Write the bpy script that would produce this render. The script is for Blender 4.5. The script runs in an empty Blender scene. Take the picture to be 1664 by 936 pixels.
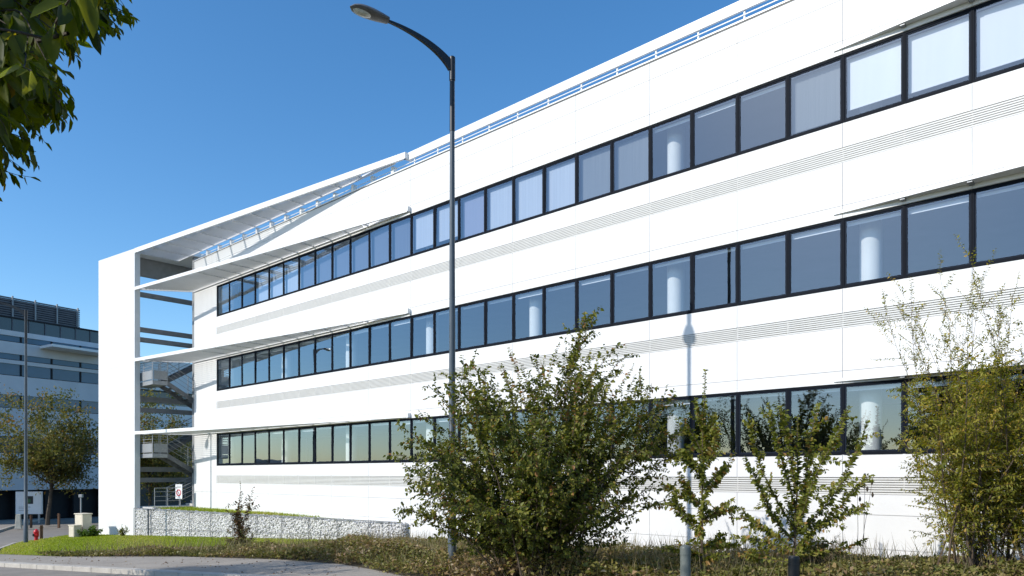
import bpy, math, random
import numpy as np
from mathutils import Vector, Matrix

random.seed(7)
RNG = np.random.default_rng(11)
C = bpy.context.scene.collection
EYE = 1.78
R = math.radians

# ------------------------------------------------------------------ frames
TH = 0.7425                       # facade direction, seen from above
SD = np.array([math.cos(TH), -math.sin(TH)])      # along the facade, to the right
ND = np.array([math.sin(TH), math.cos(TH)])       # into the building
MOD = 1.35
O = np.array([-15.894, 39.73])    # facade line at the first window
def fac(x, y):                    # facade coordinates -> world xy
    p = O + SD * x + ND * y
    return float(p[0]), float(p[1])
def gz(x, y):
    s = x * SD[0] + y * SD[1]
    return 0.0378 * max(-60.0, min(20.0, s))
def gz_np(x, y):
    return 0.0378 * np.clip(x * SD[0] + y * SD[1], -60.0, 20.0)

# ------------------------------------------------------------------ materials
def nmat(name):
    m = bpy.data.materials.new(name); m.use_nodes = True
    nt = m.node_tree; nt.nodes.clear()
    out = nt.nodes.new('ShaderNodeOutputMaterial')
    return m, nt, out
def N(nt, t, **kw):
    n = nt.nodes.new(t)
    for k, v in kw.items():
        if k in n.inputs: n.inputs[k].default_value = v
        else: setattr(n, k, v)
    return n
def ramp(nt, stops):
    r = nt.nodes.new('ShaderNodeValToRGB')
    e = r.color_ramp.elements
    while len(e) < len(stops): e.new(0.5)
    for el, (p, c) in zip(e, stops):
        el.position = p; el.color = (c[0], c[1], c[2], 1)
    return r
def surf(name, c1, c2, scale=6.0, rough=0.6, metal=0.0, bump=0.0, bscale=None, detail=6.0, stretch=(1, 1, 1), spec=0.4,
         spots=None):
    m, nt, out = nmat(name); L = nt.links
    tc = N(nt, 'ShaderNodeTexCoord'); mp = N(nt, 'ShaderNodeMapping'); mp.inputs['Scale'].default_value = stretch
    L.new(tc.outputs['Object'], mp.inputs['Vector'])
    no = N(nt, 'ShaderNodeTexNoise', Scale=scale, Detail=detail, Roughness=0.6)
    L.new(mp.outputs['Vector'], no.inputs['Vector'])
    rp = ramp(nt, [(0.3, c1), (0.72, c2)]); L.new(no.outputs['Fac'], rp.inputs['Fac'])
    col = rp.outputs['Color']
    if spots:
        n2 = N(nt, 'ShaderNodeTexNoise', Scale=spots[1], Detail=3.0); L.new(mp.outputs['Vector'], n2.inputs['Vector'])
        r2 = ramp(nt, [(spots[2], (0, 0, 0)), (min(1, spots[2] + 0.12), (1, 1, 1))]); L.new(n2.outputs['Fac'], r2.inputs['Fac'])
        mx = N(nt, 'ShaderNodeMixRGB'); mx.inputs['Color2'].default_value = (*spots[0], 1)
        L.new(r2.outputs['Color'], mx.inputs['Fac']); L.new(col, mx.inputs['Color1']); col = mx.outputs['Color']
    b = N(nt, 'ShaderNodeBsdfPrincipled', Roughness=rough, Metallic=metal)
    b.inputs['Specular IOR Level'].default_value = spec
    L.new(col, b.inputs['Base Color'])
    if bump:
        n3 = N(nt, 'ShaderNodeTexNoise', Scale=bscale or scale * 6, Detail=4.0); L.new(mp.outputs['Vector'], n3.inputs['Vector'])
        bp = N(nt, 'ShaderNodeBump', Strength=bump, Distance=0.02); L.new(n3.outputs['Fac'], bp.inputs['Height'])
        L.new(bp.outputs['Normal'], b.inputs['Normal'])
    L.new(b.outputs['BSDF'], out.inputs['Surface'])
    return m
def leafmat(name, stops, trans=0.3, rough=0.5, spec=0.3):
    m, nt, out = nmat(name); L = nt.links
    at = N(nt, 'ShaderNodeAttribute', attribute_name='tint')
    rp = ramp(nt, stops); L.new(at.outputs['Fac'], rp.inputs['Fac'])
    b = N(nt, 'ShaderNodeBsdfPrincipled', Roughness=rough); b.inputs['Specular IOR Level'].default_value = spec
    L.new(rp.outputs['Color'], b.inputs['Base Color'])
    t = N(nt, 'ShaderNodeBsdfTranslucent')
    hs = N(nt, 'ShaderNodeHueSaturation', Saturation=1.15, Value=1.5); L.new(rp.outputs['Color'], hs.inputs['Color'])
    L.new(hs.outputs['Color'], t.inputs['Color'])
    mx = N(nt, 'ShaderNodeMixShader', Fac=trans)
    L.new(b.outputs['BSDF'], mx.inputs[1]); L.new(t.outputs['BSDF'], mx.inputs[2]); L.new(mx.outputs['Shader'], out.inputs['Surface'])
    return m
def glassmat(name, tint, refl0=0.22, rough=0.0, gl=(1, 1, 1)):
    m, nt, out = nmat(name); L = nt.links
    lw = N(nt, 'ShaderNodeLayerWeight', Blend=0.5)
    pw = N(nt, 'ShaderNodeMath', operation='POWER'); pw.inputs[1].default_value = 2.5
    L.new(lw.outputs['Facing'], pw.inputs[0])
    ma = N(nt, 'ShaderNodeMath', operation='MULTIPLY_ADD'); ma.inputs[1].default_value = 0.95; ma.inputs[2].default_value = refl0
    ma.use_clamp = True
    L.new(pw.outputs[0], ma.inputs[0])
    tc = N(nt, 'ShaderNodeTexCoord')
    no = N(nt, 'ShaderNodeTexNoise', Scale=0.9, Detail=1.0); L.new(tc.outputs['Object'], no.inputs['Vector'])
    bp = N(nt, 'ShaderNodeBump', Strength=0.09, Distance=0.02); L.new(no.outputs['Fac'], bp.inputs['Height'])
    g = N(nt, 'ShaderNodeBsdfGlossy', Roughness=rough); g.inputs['Color'].default_value = (*gl, 1)
    L.new(bp.outputs['Normal'], g.inputs['Normal'])
    t = N(nt, 'ShaderNodeBsdfTransparent'); t.inputs['Color'].default_value = (*tint, 1)
    mx = N(nt, 'ShaderNodeMixShader')
    L.new(ma.outputs[0], mx.inputs['Fac']); L.new(t.outputs['BSDF'], mx.inputs[1]); L.new(g.outputs['BSDF'], mx.inputs[2])
    L.new(mx.outputs['Shader'], out.inputs['Surface'])
    return m

M = {}
M['panel'] = surf('white_panel', (0.70, 0.70, 0.695), (0.75, 0.75, 0.745), 0.7, 0.5, bump=0.03, bscale=3, spots=((0.70, 0.70, 0.69), 1.4, 0.62), spec=0.25)
M['backing'] = surf('joint_grey', (0.5, 0.5, 0.5), (0.56, 0.56, 0.56), 2)
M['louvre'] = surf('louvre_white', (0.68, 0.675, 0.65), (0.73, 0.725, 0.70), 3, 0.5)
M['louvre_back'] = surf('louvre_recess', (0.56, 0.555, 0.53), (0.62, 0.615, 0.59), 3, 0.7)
M['white_metal'] = surf('white_metal', (0.77, 0.77, 0.765), (0.82, 0.82, 0.815), 2, 0.35)
M['soffit'] = surf('soffit_white', (0.78, 0.78, 0.77), (0.83, 0.83, 0.82), 1.2, 0.5)
M['frame'] = surf('navy_frame', (0.006, 0.008, 0.013), (0.009, 0.012, 0.018), 8, 0.6, spec=0.06)
M['sash'] = surf('navy_sash', (0.011, 0.016, 0.026), (0.015, 0.021, 0.034), 8, 0.6, spec=0.06)
M['glass'] = glassmat('window_glass', (0.90, 0.94, 0.96), 0.16, gl=(0.68, 0.82, 0.94))
M['blind_white'] = surf('blind_white', (0.66, 0.67, 0.70), (0.74, 0.75, 0.78), 1.5, 0.8, stretch=(1, 1, 0.1))
M['blind_blue'] = surf('blind_blue_grey', (0.38, 0.42, 0.50), (0.47, 0.51, 0.59), 14, 0.8, stretch=(2, 1, 0.02))
M['blind_mauve'] = surf('blind_mauve', (0.23, 0.25, 0.36), (0.27, 0.29, 0.40), 14, 0.8, stretch=(2, 1, 0.02))
M['blind_grey'] = surf('blind_grey', (0.13, 0.14, 0.15), (0.19, 0.20, 0.21), 10, 0.8, stretch=(3, 1, 0.03))
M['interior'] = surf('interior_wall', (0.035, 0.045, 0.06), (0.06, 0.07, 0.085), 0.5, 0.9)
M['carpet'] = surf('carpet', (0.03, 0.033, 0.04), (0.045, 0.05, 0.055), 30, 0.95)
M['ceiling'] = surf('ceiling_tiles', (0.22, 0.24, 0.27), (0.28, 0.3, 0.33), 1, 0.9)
M['column'] = surf('column_white', (0.60, 0.60, 0.59), (0.66, 0.66, 0.65), 2, 0.7)
M['roof'] = surf('roof_gravel', (0.28, 0.28, 0.27), (0.4, 0.4, 0.38), 20, 0.95)
M['galv'] = surf('galvanised_steel', (0.26, 0.27, 0.28), (0.36, 0.37, 0.38), 10, 0.5, 0.3)
M['steel_dark'] = surf('dark_steel', (0.10, 0.105, 0.11), (0.15, 0.155, 0.16), 6, 0.5)
M['beam'] = surf('grey_beam', (0.20, 0.20, 0.20), (0.26, 0.26, 0.26), 3, 0.6)
M['concrete'] = surf('concrete', (0.42, 0.41, 0.39), (0.55, 0.54, 0.51), 5, 0.9, bump=0.2)
M['lamp_paint'] = surf('lamp_slate_paint', (0.055, 0.072, 0.09), (0.075, 0.095, 0.115), 5, 0.4)
M['lamp_dark'] = surf('lamp_black_paint', (0.012, 0.014, 0.018), (0.02, 0.023, 0.028), 5, 0.4)
M['lamp_body'] = surf('lamp_body', (0.10, 0.10, 0.105), (0.15, 0.15, 0.155), 5, 0.3)
M['lamp_glass'] = surf('lamp_glass', (0.42, 0.42, 0.36), (0.62, 0.62, 0.56), 9, 0.08, spec=0.8)
M['asphalt'] = surf('asphalt', (0.20, 0.18, 0.155), (0.28, 0.25, 0.215), 1.3, 0.95, bump=0.4, bscale=60, spots=((0.14, 0.135, 0.13), 90, 0.6))
M['path'] = surf('path_asphalt', (0.27, 0.24, 0.205), (0.37, 0.33, 0.28), 0.9, 0.95, bump=0.5, bscale=50, spots=((0.20, 0.18, 0.155), 55, 0.57))
M['kerb'] = surf('kerb_stone', (0.38, 0.35, 0.305), (0.50, 0.465, 0.41), 3, 0.9, bump=0.3, spots=((0.3, 0.28, 0.25), 14, 0.62))
M['paint'] = surf('road_paint', (0.55, 0.55, 0.53), (0.72, 0.72, 0.7), 9, 0.8)
M['soil'] = surf('soil', (0.05, 0.04, 0.026), (0.11, 0.09, 0.055), 3, 1.0, bump=0.6)
M['field'] = surf('field', (0.06, 0.075, 0.03), (0.11, 0.11, 0.05), 0.2, 1.0)
M['turf'] = surf('turf', (0.17, 0.20, 0.03), (0.27, 0.29, 0.055), 1.4, 1.0, bump=0.5, spots=((0.17, 0.16, 0.06), 2.5, 0.6))
M['bark'] = surf('bark', (0.045, 0.035, 0.027), (0.10, 0.08, 0.06), 14, 0.95, bump=0.6, stretch=(1, 1, 0.25))
M['twig'] = surf('twig', (0.07, 0.05, 0.035), (0.13, 0.095, 0.065), 14, 0.9)
M['stone'] = None
M['brown_wood'] = surf('brown_wood', (0.10, 0.05, 0.028), (0.16, 0.085, 0.045), 12, 0.85, stretch=(1, 1, 0.1))
M['cream'] = surf('cream_stone', (0.55, 0.50, 0.40), (0.68, 0.62, 0.50), 3, 0.85, bump=0.2, spots=((0.36, 0.30, 0.20), 5, 0.63))
M['red'] = surf('red_paint', (0.45, 0.012, 0.02), (0.55, 0.02, 0.03), 6, 0.35)
M['sign_white'] = surf('sign_white', (0.72, 0.73, 0.74), (0.8, 0.81, 0.82), 2, 0.5)
M['black'] = surf('black_print', (0.012, 0.014, 0.014), (0.018, 0.02, 0.02), 3, 0.5)
M['green_print'] = surf('green_print', (0.02, 0.09, 0.03), (0.03, 0.12, 0.04), 3, 0.5)
M['bollard_green'] = surf('bollard_grey_green', (0.10, 0.115, 0.105), (0.15, 0.165, 0.15), 6, 0.45)
M['bollard_black'] = surf('bollard_black', (0.010, 0.011, 0.012), (0.018, 0.019, 0.02), 6, 0.4)
M['far_grey'] = surf('far_cladding', (0.58, 0.58, 0.60), (0.66, 0.66, 0.68), 0.6, 0.8)
M['far_white'] = surf('far_white', (0.72, 0.72, 0.72), (0.78, 0.78, 0.78), 0.6, 0.8)
M['far_glass'] = surf('far_blue_glass', (0.015, 0.06, 0.12), (0.035, 0.11, 0.20), 0.35, 0.08, spec=0.6)
M['far_glass_dark'] = surf('far_teal_glass', (0.02, 0.035, 0.045), (0.035, 0.055, 0.065), 0.35, 0.12, spec=0.7)
M['far_dark'] = surf('far_dark', (0.008, 0.009, 0.011), (0.016, 0.017, 0.02), 0.5, 0.7)
M['far_screen'] = surf('far_screen', (0.10, 0.10, 0.115), (0.14, 0.14, 0.155), 2, 0.5)
M['wire'] = surf('gabion_wire', (0.22, 0.225, 0.235), (0.3, 0.305, 0.315), 8, 0.5, 0.4)
M['hill'] = surf('hill', (0.07, 0.095, 0.11), (0.10, 0.125, 0.14), 0.02, 1.0)

GREEN = [(0.0, (0.042, 0.060, 0.010)), (0.45, (0.115, 0.135, 0.022)), (0.8, (0.225, 0.225, 0.044)), (0.93, (0.33, 0.28, 0.06)), (1.0, (0.28, 0.15, 0.055))]
M['leaf_bush'] = leafmat('hornbeam_leaf', GREEN, 0.36)
M['leaf_wood'] = leafmat('far_wood_leaf', [(0.0, (0.07, 0.085, 0.05)), (1.0, (0.11, 0.12, 0.07))], 0.15, 0.9, 0.05)  # leaf colour lightened to stand in for haze over the distance
M['leaf_sapling'] = leafmat('sapling_leaf', [(0.0, (0.08, 0.10, 0.017)), (0.5, (0.19, 0.21, 0.038)), (0.85, (0.32, 0.31, 0.07)), (1.0, (0.36, 0.21, 0.07))], 0.40)
M['leaf_willow'] = leafmat('willow_leaf', [(0.0, (0.11, 0.13, 0.018)), (0.5, (0.24, 0.24, 0.034)), (0.85, (0.36, 0.31, 0.05)), (1.0, (0.46, 0.31, 0.07))], 0.42)
M['leaf_ivy'] = leafmat('ground_cover_leaf', [(0.0, (0.07, 0.085, 0.018)), (0.35, (0.16, 0.16, 0.036)), (0.6, (0.25, 0.21, 0.07)), (0.8, (0.26, 0.165, 0.085)), (1.0, (0.38, 0.30, 0.19))], 0.2)
M['leaf_near'] = leafmat('hanging_leaf', [(0.0, (0.032, 0.048, 0.007)), (0.55, (0.085, 0.108, 0.013)), (0.9, (0.17, 0.17, 0.02)), (1.0, (0.24, 0.16, 0.03))], 0.55, 0.45)
M['leaf_far'] = leafmat('autumn_leaf', [(0.0, (0.06, 0.075, 0.018)), (0.5, (0.16, 0.165, 0.045)), (0.85, (0.25, 0.20, 0.06)), (1.0, (0.26, 0.14, 0.045))], 0.4)
M['leaf_red'] = leafmat('russet_leaf', [(0.0, (0.04, 0.03, 0.012)), (0.5, (0.11, 0.06, 0.03)), (0.8, (0.09, 0.09, 0.025)), (1.0, (0.20, 0.10, 0.06))], 0.25)
M['leaf_bright'] = leafmat('bright_leaf', [(0.0, (0.05, 0.10, 0.015)), (1.0, (0.14, 0.22, 0.035))], 0.3)
M['grass'] = leafmat('grass_blade', [(0.0, (0.17, 0.23, 0.028)), (0.55, (0.30, 0.36, 0.048)), (0.85, (0.38, 0.37, 0.09)), (1.0, (0.46, 0.38, 0.16))], 0.4)
M['straw'] = leafmat('dry_grass', [(0.0, (0.12, 0.10, 0.05)), (0.6, (0.25, 0.20, 0.11)), (1.0, (0.16, 0.17, 0.06))], 0.3)
M['litter'] = leafmat('fallen_leaf', [(0.0, (0.10, 0.05, 0.025)), (0.6, (0.22, 0.13, 0.06)), (1.0, (0.33, 0.25, 0.13))], 0.1)
def slatmat():
    m, nt, out = nmat('visor_slat'); L = nt.links
    tc = N(nt, 'ShaderNodeTexCoord'); no = N(nt, 'ShaderNodeTexNoise', Scale=1.5); L.new(tc.outputs['Object'], no.inputs['Vector'])
    rp = ramp(nt, [(0.3, (0.84, 0.84, 0.83)), (0.7, (0.89, 0.89, 0.88))]); L.new(no.outputs['Fac'], rp.inputs['Fac'])
    d = N(nt, 'ShaderNodeBsdfDiffuse'); t = N(nt, 'ShaderNodeBsdfTranslucent'); mx = N(nt, 'ShaderNodeMixShader', Fac=0.66)
    L.new(rp.outputs['Color'], d.inputs['Color']); L.new(rp.outputs['Color'], t.inputs['Color'])
    L.new(d.outputs['BSDF'], mx.inputs[1]); L.new(t.outputs['BSDF'], mx.inputs[2]); L.new(mx.outputs['Shader'], out.inputs['Surface'])
    return m
M['slat'] = slatmat()
def stonemat():
    m, nt, out = nmat('gabion_stone'); L = nt.links
    at = N(nt, 'ShaderNodeAttribute', attribute_name='tint')
    rp = ramp(nt, [(0.0, (0.46, 0.45, 0.44)), (0.6, (0.60, 0.59, 0.57)), (1.0, (0.74, 0.73, 0.71))]); L.new(at.outputs['Fac'], rp.inputs['Fac'])
    b = N(nt, 'ShaderNodeBsdfPrincipled', Roughness=0.9); L.new(rp.outputs['Color'], b.inputs['Base Color'])
    L.new(b.outputs['BSDF'], out.inputs['Surface']); return m
M['stone'] = stonemat()

# ------------------------------------------------------------------ mesh helpers
class MB:
    def __init__(s): s.v = []; s.f = []; s.m = []
    def quadbox(s, corners, mi=0):          # 8 corners: bottom 4 ccw, top 4 ccw
        b = len(s.v); s.v += [tuple(c) for c in corners]
        for q in ((0, 3, 2, 1), (4, 5, 6, 7), (0, 1, 5, 4), (1, 2, 6, 5), (2, 3, 7, 6), (3, 0, 4, 7)):
            s.f.append(tuple(b + i for i in q)); s.m.append(mi)
        return s
    def box(s, x0, x1, y0, y1, z0, z1, mi=0):
        return s.quadbox([(x0, y0, z0), (x1, y0, z0), (x1, y1, z0), (x0, y1, z0), (x0, y0, z1), (x1, y0, z1), (x1, y1, z1), (x0, y1, z1)], mi)
    def prism(s, poly, z0, z1, mi=0, mbot=None):   # poly ccw list of (x,y)
        b = len(s.v); n = len(poly)
        s.v += [(x, y, z0) for x, y in poly] + [(x, y, z1) for x, y in poly]
        s.f.append(tuple(b + i for i in reversed(range(n)))); s.m.append(mi if mbot is None else mbot)
        s.f.append(tuple(b + n + i for i in range(n))); s.m.append(mi)
        for i in range(n):
            j = (i + 1) % n
            s.f.append((b + i, b + j, b + n + j, b + n + i)); s.m.append(mi)
        return s
    def bar(s, p, q, w, h, mi=0, up=(0, 0, 1)):
        p = Vector(p); q = Vector(q); d = (q - p).normalized(); u = Vector(up)
        a = d.cross(u)
        if a.length < 1e-4: a = d.cross(Vector((1, 0, 0)))
        a.normalize(); u = a.cross(d).normalized(); a = a * w / 2; u = u * h / 2
        return s.quadbox([p - a - u, p + a - u, q + a - u, q - a - u, p - a + u, p + a + u, q + a + u, q - a + u], mi)
    def tube(s, pts, rad, n=8, mi=0, cap=True):
        pts = [Vector(p) for p in pts]; b = len(s.v); k = len(pts)
        if not hasattr(rad, '__len__'): rad = [rad] * k
        ref = Vector((0.13, 0.31, 0.94))
        for i, p in enumerate(pts):
            d = (pts[min(i + 1, k - 1)] - pts[max(i - 1, 0)])
            if d.length < 1e-6: d = Vector((0, 0, 1))
            d.normalize(); a = d.cross(ref)
            if a.length < 0.05: a = d.cross(Vector((1, 0, 0)))
            a.normalize(); c = d.cross(a)
            for j in range(n):
                t = 2 * math.pi * j / n
                s.v.append(tuple(p + (a * math.cos(t) + c * math.sin(t)) * rad[i]))
        for i in range(k - 1):
            for j in range(n):
                j2 = (j + 1) % n
                s.f.append((b + i * n + j, b + i * n + j2, b + (i + 1) * n + j2, b + (i + 1) * n + j)); s.m.append(mi)
        if cap:
            s.f.append(tuple(b + j for j in reversed(range(n)))); s.m.append(mi)
            s.f.append(tuple(b + (k - 1) * n + j for j in range(n))); s.m.append(mi)
        return s
    def lathe(s, prof, cx=0, cy=0, n=20, mi=0):
        return s.tube2([(cx, cy, z) for r, z in prof], [r for r, z in prof], n, mi)
    def tube2(s, pts, rad, n, mi):
        b = len(s.v); k = len(pts)
        for (x, y, z), r in zip(pts, rad):
            for j in range(n):
                t = 2 * math.pi * j / n; s.v.append((x + r * math.cos(t), y + r * math.sin(t), z))
        for i in range(k - 1):
            for j in range(n):
                j2 = (j + 1) % n
                s.f.append((b + i * n + j, b + i * n + j2, b + (i + 1) * n + j2, b + (i + 1) * n + j)); s.m.append(mi)
        s.f.append(tuple(b + j for j in reversed(range(n)))); s.m.append(mi)
        s.f.append(tuple(b + (k - 1) * n + j for j in range(n))); s.m.append(mi)
        return s
    def mesh(s, name, mats, smooth=False, bevel=0):
        me = bpy.data.meshes.new(name); me.from_pydata(s.v, [], s.f)
        for m in (mats if isinstance(mats, list) else [mats]): me.materials.append(m)
        if any(s.m): me.polygons.foreach_set('material_index', s.m)
        if smooth:
            me.polygons.foreach_set('use_smooth', [True] * len(s.f))
            try: me.set_sharp_from_angle(angle=R(40))
            except Exception: pass
        me.update(); return me
    def build(s, name, mats, parent=None, smooth=False, bevel=0):
        o = link(name, s.mesh(name, mats, smooth), parent)
        if bevel:
            b = o.modifiers.new('bevel', 'BEVEL'); b.width = bevel; b.segments = 2; b.limit_method = 'ANGLE'
        return o
def link(name, me, parent=None):
    o = bpy.data.objects.new(name, me); C.objects.link(o)
    if parent is not None: o.parent = parent
    return o
def tag(o, label=None, cat=None, group=None, kind=None):
    if label: o['label'] = label
    if cat: o['category'] = cat
    if group: o['group'] = group
    if kind: o['kind'] = kind
    return o
def thing(name, label, cat, loc=(0, 0, 0), rotz=0, group=None):
    o = link(name, None); o.empty_display_size = 0.3
    o.location = loc; o.rotation_euler = (0, 0, rotz)
    return tag(o, label, cat, group)
def dup(o, loc, rotz=0, label=None, parent=None, scale=None):
    c = o.copy(); C.objects.link(c)
    if parent is None:
        c.location = loc; c.rotation_euler = (0, 0, rotz)
        if label: c['label'] = label
        if scale: c.scale = scale
    else: c.parent = parent
    for ch in list(o.children): dup(ch, None, parent=c)
    return c
def arr_obj(name, V, F, mat, tint=None, parent=None, smooth=False):
    V = np.asarray(V, np.float32); F = np.asarray(F, np.int32); k = F.shape[1]
    me = bpy.data.meshes.new(name)
    me.vertices.add(len(V)); me.vertices.foreach_set('co', V.ravel())
    me.loops.add(F.size); me.loops.foreach_set('vertex_index', F.ravel())
    me.polygons.add(len(F)); me.polygons.foreach_set('loop_start', np.arange(0, F.size, k, dtype=np.int32))
    if smooth: me.polygons.foreach_set('use_smooth', np.ones(len(F), bool))
    me.materials.append(mat)
    if tint is not None:
        a = me.attributes.new('tint', 'FLOAT', 'FACE'); a.data.foreach_set('value', np.asarray(tint, np.float32))
    me.update(calc_edges=True)
    return link(name, me, parent)
def norm(a): return a / (np.linalg.norm(a, axis=1, keepdims=True) + 1e-9)
def leaves(name, P, D, L, W, tint, mat, parent=None, up=None, fold=0.25, curl=0.15, six=True):
    """one small folded leaf per row: base P, direction D, length L, width W"""
    n = len(P); P = np.asarray(P, float); D = norm(np.asarray(D, float))
    if up is None: up = RNG.normal(size=(n, 3)) * 0.5 + np.array([0, 0, 1.0])
    S = np.cross(D, up); S = norm(S); U = np.cross(S, D)
    L = np.asarray(L)[:, None]; W = np.asarray(W)[:, None]
    if six:     # base, two shoulders, two upper, tip  (two quads folded on the rib)
        V = np.stack([P, P + D * L * .35 + S * W * .5 + U * W * fold, P + D * L * .72 + S * W * .36 + U * (W * fold * .6 - L * curl * .4),
                      P + D * L - U * L * curl, P + D * L * .72 - S * W * .36 + U * (W * fold * .6 - L * curl * .4), P + D * L * .35 - S * W * .5 + U * W * fold], 1).reshape(-1, 3)
        b = np.arange(n)[:, None] * 6
        F = np.concatenate([b + np.array([[0, 1, 2, 3]]), b + np.array([[0, 3, 4, 5]])], 1).reshape(-1, 4)
        tint = np.repeat(tint, 2)
    else:
        V = np.stack([P, P + D * L * .45 + S * W * .5 + U * W * fold, P + D * L - U * L * curl, P + D * L * .45 - S * W * .5 + U * W * fold], 1).reshape(-1, 3)
        F = np.arange(n)[:, None] * 4 + np.array([[0, 1, 2, 3]])
    return arr_obj(name, V, F, mat, tint, parent)

def shoot(p, d, length, n, grav=0.0, wob=0.12, up=0.0):
    """points along a bending shoot"""
    pts = [np.array(p, float)]; d = np.array(d, float); d /= np.linalg.norm(d); st = length / n
    for i in range(n):
        d = d + RNG.normal(size=3) * wob + np.array([0, 0, up - grav])
        d /= np.linalg.norm(d); pts.append(pts[-1] + d * st)
    return np.array(pts)
def along(pts, t):
    k = len(pts) - 1; x = np.clip(t, 0, 0.9999) * k; i = int(x); f = x - i
    return pts[i] * (1 - f) + pts[i + 1] * f, pts[min(i + 1, k)] - pts[i]
def leafline(out, pts, spacing, size, width, t0=0.0, spread=0.9, droop=0.2, tbase=0.4, tvar=0.25):
    """append alternating leaves along a shoot"""
    seg = np.linalg.norm(np.diff(pts, axis=0), axis=1).sum(); n = max(2, int(seg * (1 - t0) / spacing))
    side = RNG.normal(size=3); tb = tbase + RNG.normal() * 0.10
    for k in range(n):
        t = t0 + (1 - t0) * (k + RNG.random()) / n
        p, d = along(pts, t); d = d / (np.linalg.norm(d) + 1e-9)
        s = np.cross(d, side); s /= (np.linalg.norm(s) + 1e-9)
        if k % 2: s = -s
        dd = d * 0.55 + s * spread + RNG.normal(size=3) * 0.3 + np.array([0, 0, -droop])
        f = (0.5 + 0.75 * RNG.random()) * (1.0 if t < .85 else .65)
        out.append((p, dd, size * f, width * f, min(1, max(0, tb + RNG.normal() * tvar))))
def emit(name, out, mat, parent, six=True, **kw):
    P = np.array([o[0] for o in out]); D = np.array([o[1] for o in out])
    return leaves(name, P, D, np.array([o[2] for o in out]), np.array([o[3] for o in out]), np.array([o[4] for o in out]), mat, parent, six=six, **kw)

# ------------------------------------------------------------------ camera, world, sun
cam_d = bpy.data.cameras.new('camera'); cam = link('camera', cam_d)
cam.location = (0, 0, EYE); cam.rotation_euler = (R(90), 0, 0)
cam_d.sensor_width = 36; cam_d.lens = 1200 / 1664 * 36; cam_d.shift_y = 303.0 / 1664; cam_d.clip_end = 6000; cam_d.clip_start = 0.1
bpy.context.scene.camera = cam
EL = R(33.5); HD = np.array([0.868, 0.496])
w = bpy.data.worlds.new('World'); bpy.context.scene.world = w; w.use_nodes = True
nt = w.node_tree; bg = nt.nodes['Background']
sky = nt.nodes.new('ShaderNodeTexSky'); sky.sky_type = 'NISHITA'; sky.sun_disc = False
sky.sun_elevation = EL; sky.sun_rotation = math.atan2(-HD[0], -HD[1]) % (2 * math.pi)
sky.air_density = 1.0; sky.dust_density = 0.5; sky.ozone_density = 3.0; sky.altitude = 0
hsv = nt.nodes.new('ShaderNodeHueSaturation'); hsv.inputs['Saturation'].default_value = 1.25; hsv.inputs['Value'].default_value = 1.36; hsv.inputs['Hue'].default_value = 0.4985
nt.links.new(sky.outputs['Color'], hsv.inputs['Color']); nt.links.new(hsv.outputs['Color'], bg.inputs['Color']); bg.inputs['Strength'].default_value = 0.15
sl = bpy.data.lights.new('sun', 'SUN'); sun = link('sun', sl); sl.energy = 4.5; sl.angle = R(0.53); sl.color = (1.0, 0.95, 0.875)
sun.location = (-60, -40, 60)
sun.rotation_euler = Vector((HD[0] * math.cos(EL), HD[1] * math.cos(EL), -math.sin(EL))).to_track_quat('-Z', 'Y').to_euler()
vs = bpy.context.scene.view_settings; vs.view_transform = 'Standard'; vs.look = 'None'; vs.exposure = 0
cy = bpy.context.scene.cycles; cy.max_bounces = 8; cy.transparent_max_bounces = 12; cy.caustics_reflective = False; cy.caustics_refractive = False

# ------------------------------------------------------------------ ground sheets
import bmesh
def sheet(name, poly, off, mat, res=None, kind='structure'):
    bm = bmesh.new(); f = bm.faces.new([bm.verts.new((x, y, 0)) for x, y in poly])
    nrm = Vector((SD[0], SD[1], 0))
    for s in (-60.0, 20.0):
        bmesh.ops.bisect_plane(bm, geom=bm.verts[:] + bm.edges[:] + bm.faces[:], plane_co=nrm * s, plane_no=nrm, dist=1e-5)
    for v in bm.verts: v.co.z = gz(v.co.x, v.co.y) + off
    bmesh.ops.recalc_face_normals(bm, faces=bm.faces[:])
    for f in bm.faces:
        if f.normal.z < 0: f.normal_flip()
    me = bpy.data.meshes.new(name); bm.to_mesh(me); bm.free(); me.materials.append(mat)
    o = link(name, me); o['kind'] = kind
    return o
BIG = 2500
sheet('ground', [(-BIG, -BIG), (BIG, -BIG), (BIG, BIG), (-BIG, BIG)], -0.16, M['field'])
KA = np.array([-15.9, 23.5]); KU = np.array([0.849, -0.528]); KN = np.array([0.528, 0.849])
def kp(t, o=0.0): p = KA + KU * t + KN * o; return float(p[0]), float(p[1])
# main road in front, with the side street opening off it
sheet('road', [kp(-90, -9), kp(70, -9), kp(70, 0), kp(-90, 0)], -0.115, M['asphalt'])
sheet('side_road', [kp(-3.9, 0), (-19.7, 28.3), (-22.0, 31.6), (-24.6, 36.5), (-26.2, 42.5), (-29, 52), (-33, 70), (-46, 75), (-40, 60), (-35.5, 50), (-33, 42), kp(-17, 0)], -0.111, M['asphalt'])
VE = [(-15.7, 25.9), (-11, 24.4), (-7.1, 22.2), (-4.6, 19.9), (-3.3, 18.0), (-2.3, 16.3), (2.0, 13.9), (9, 9.6), (20, 2.6)]
sheet('footpath', [kp(-3.9, 0.16), kp(60, 0.16), kp(60, 2.2), (20, 2.6), (9, 9.6), (2, 14.1), (-2.3, 16.3), (-3.3, 18), (-4.6, 19.9), (-7.1, 22.2), (-11, 24.4), (-15.7, 25.9), (-19.6, 28.2)], 0.0, M['path'])
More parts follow.
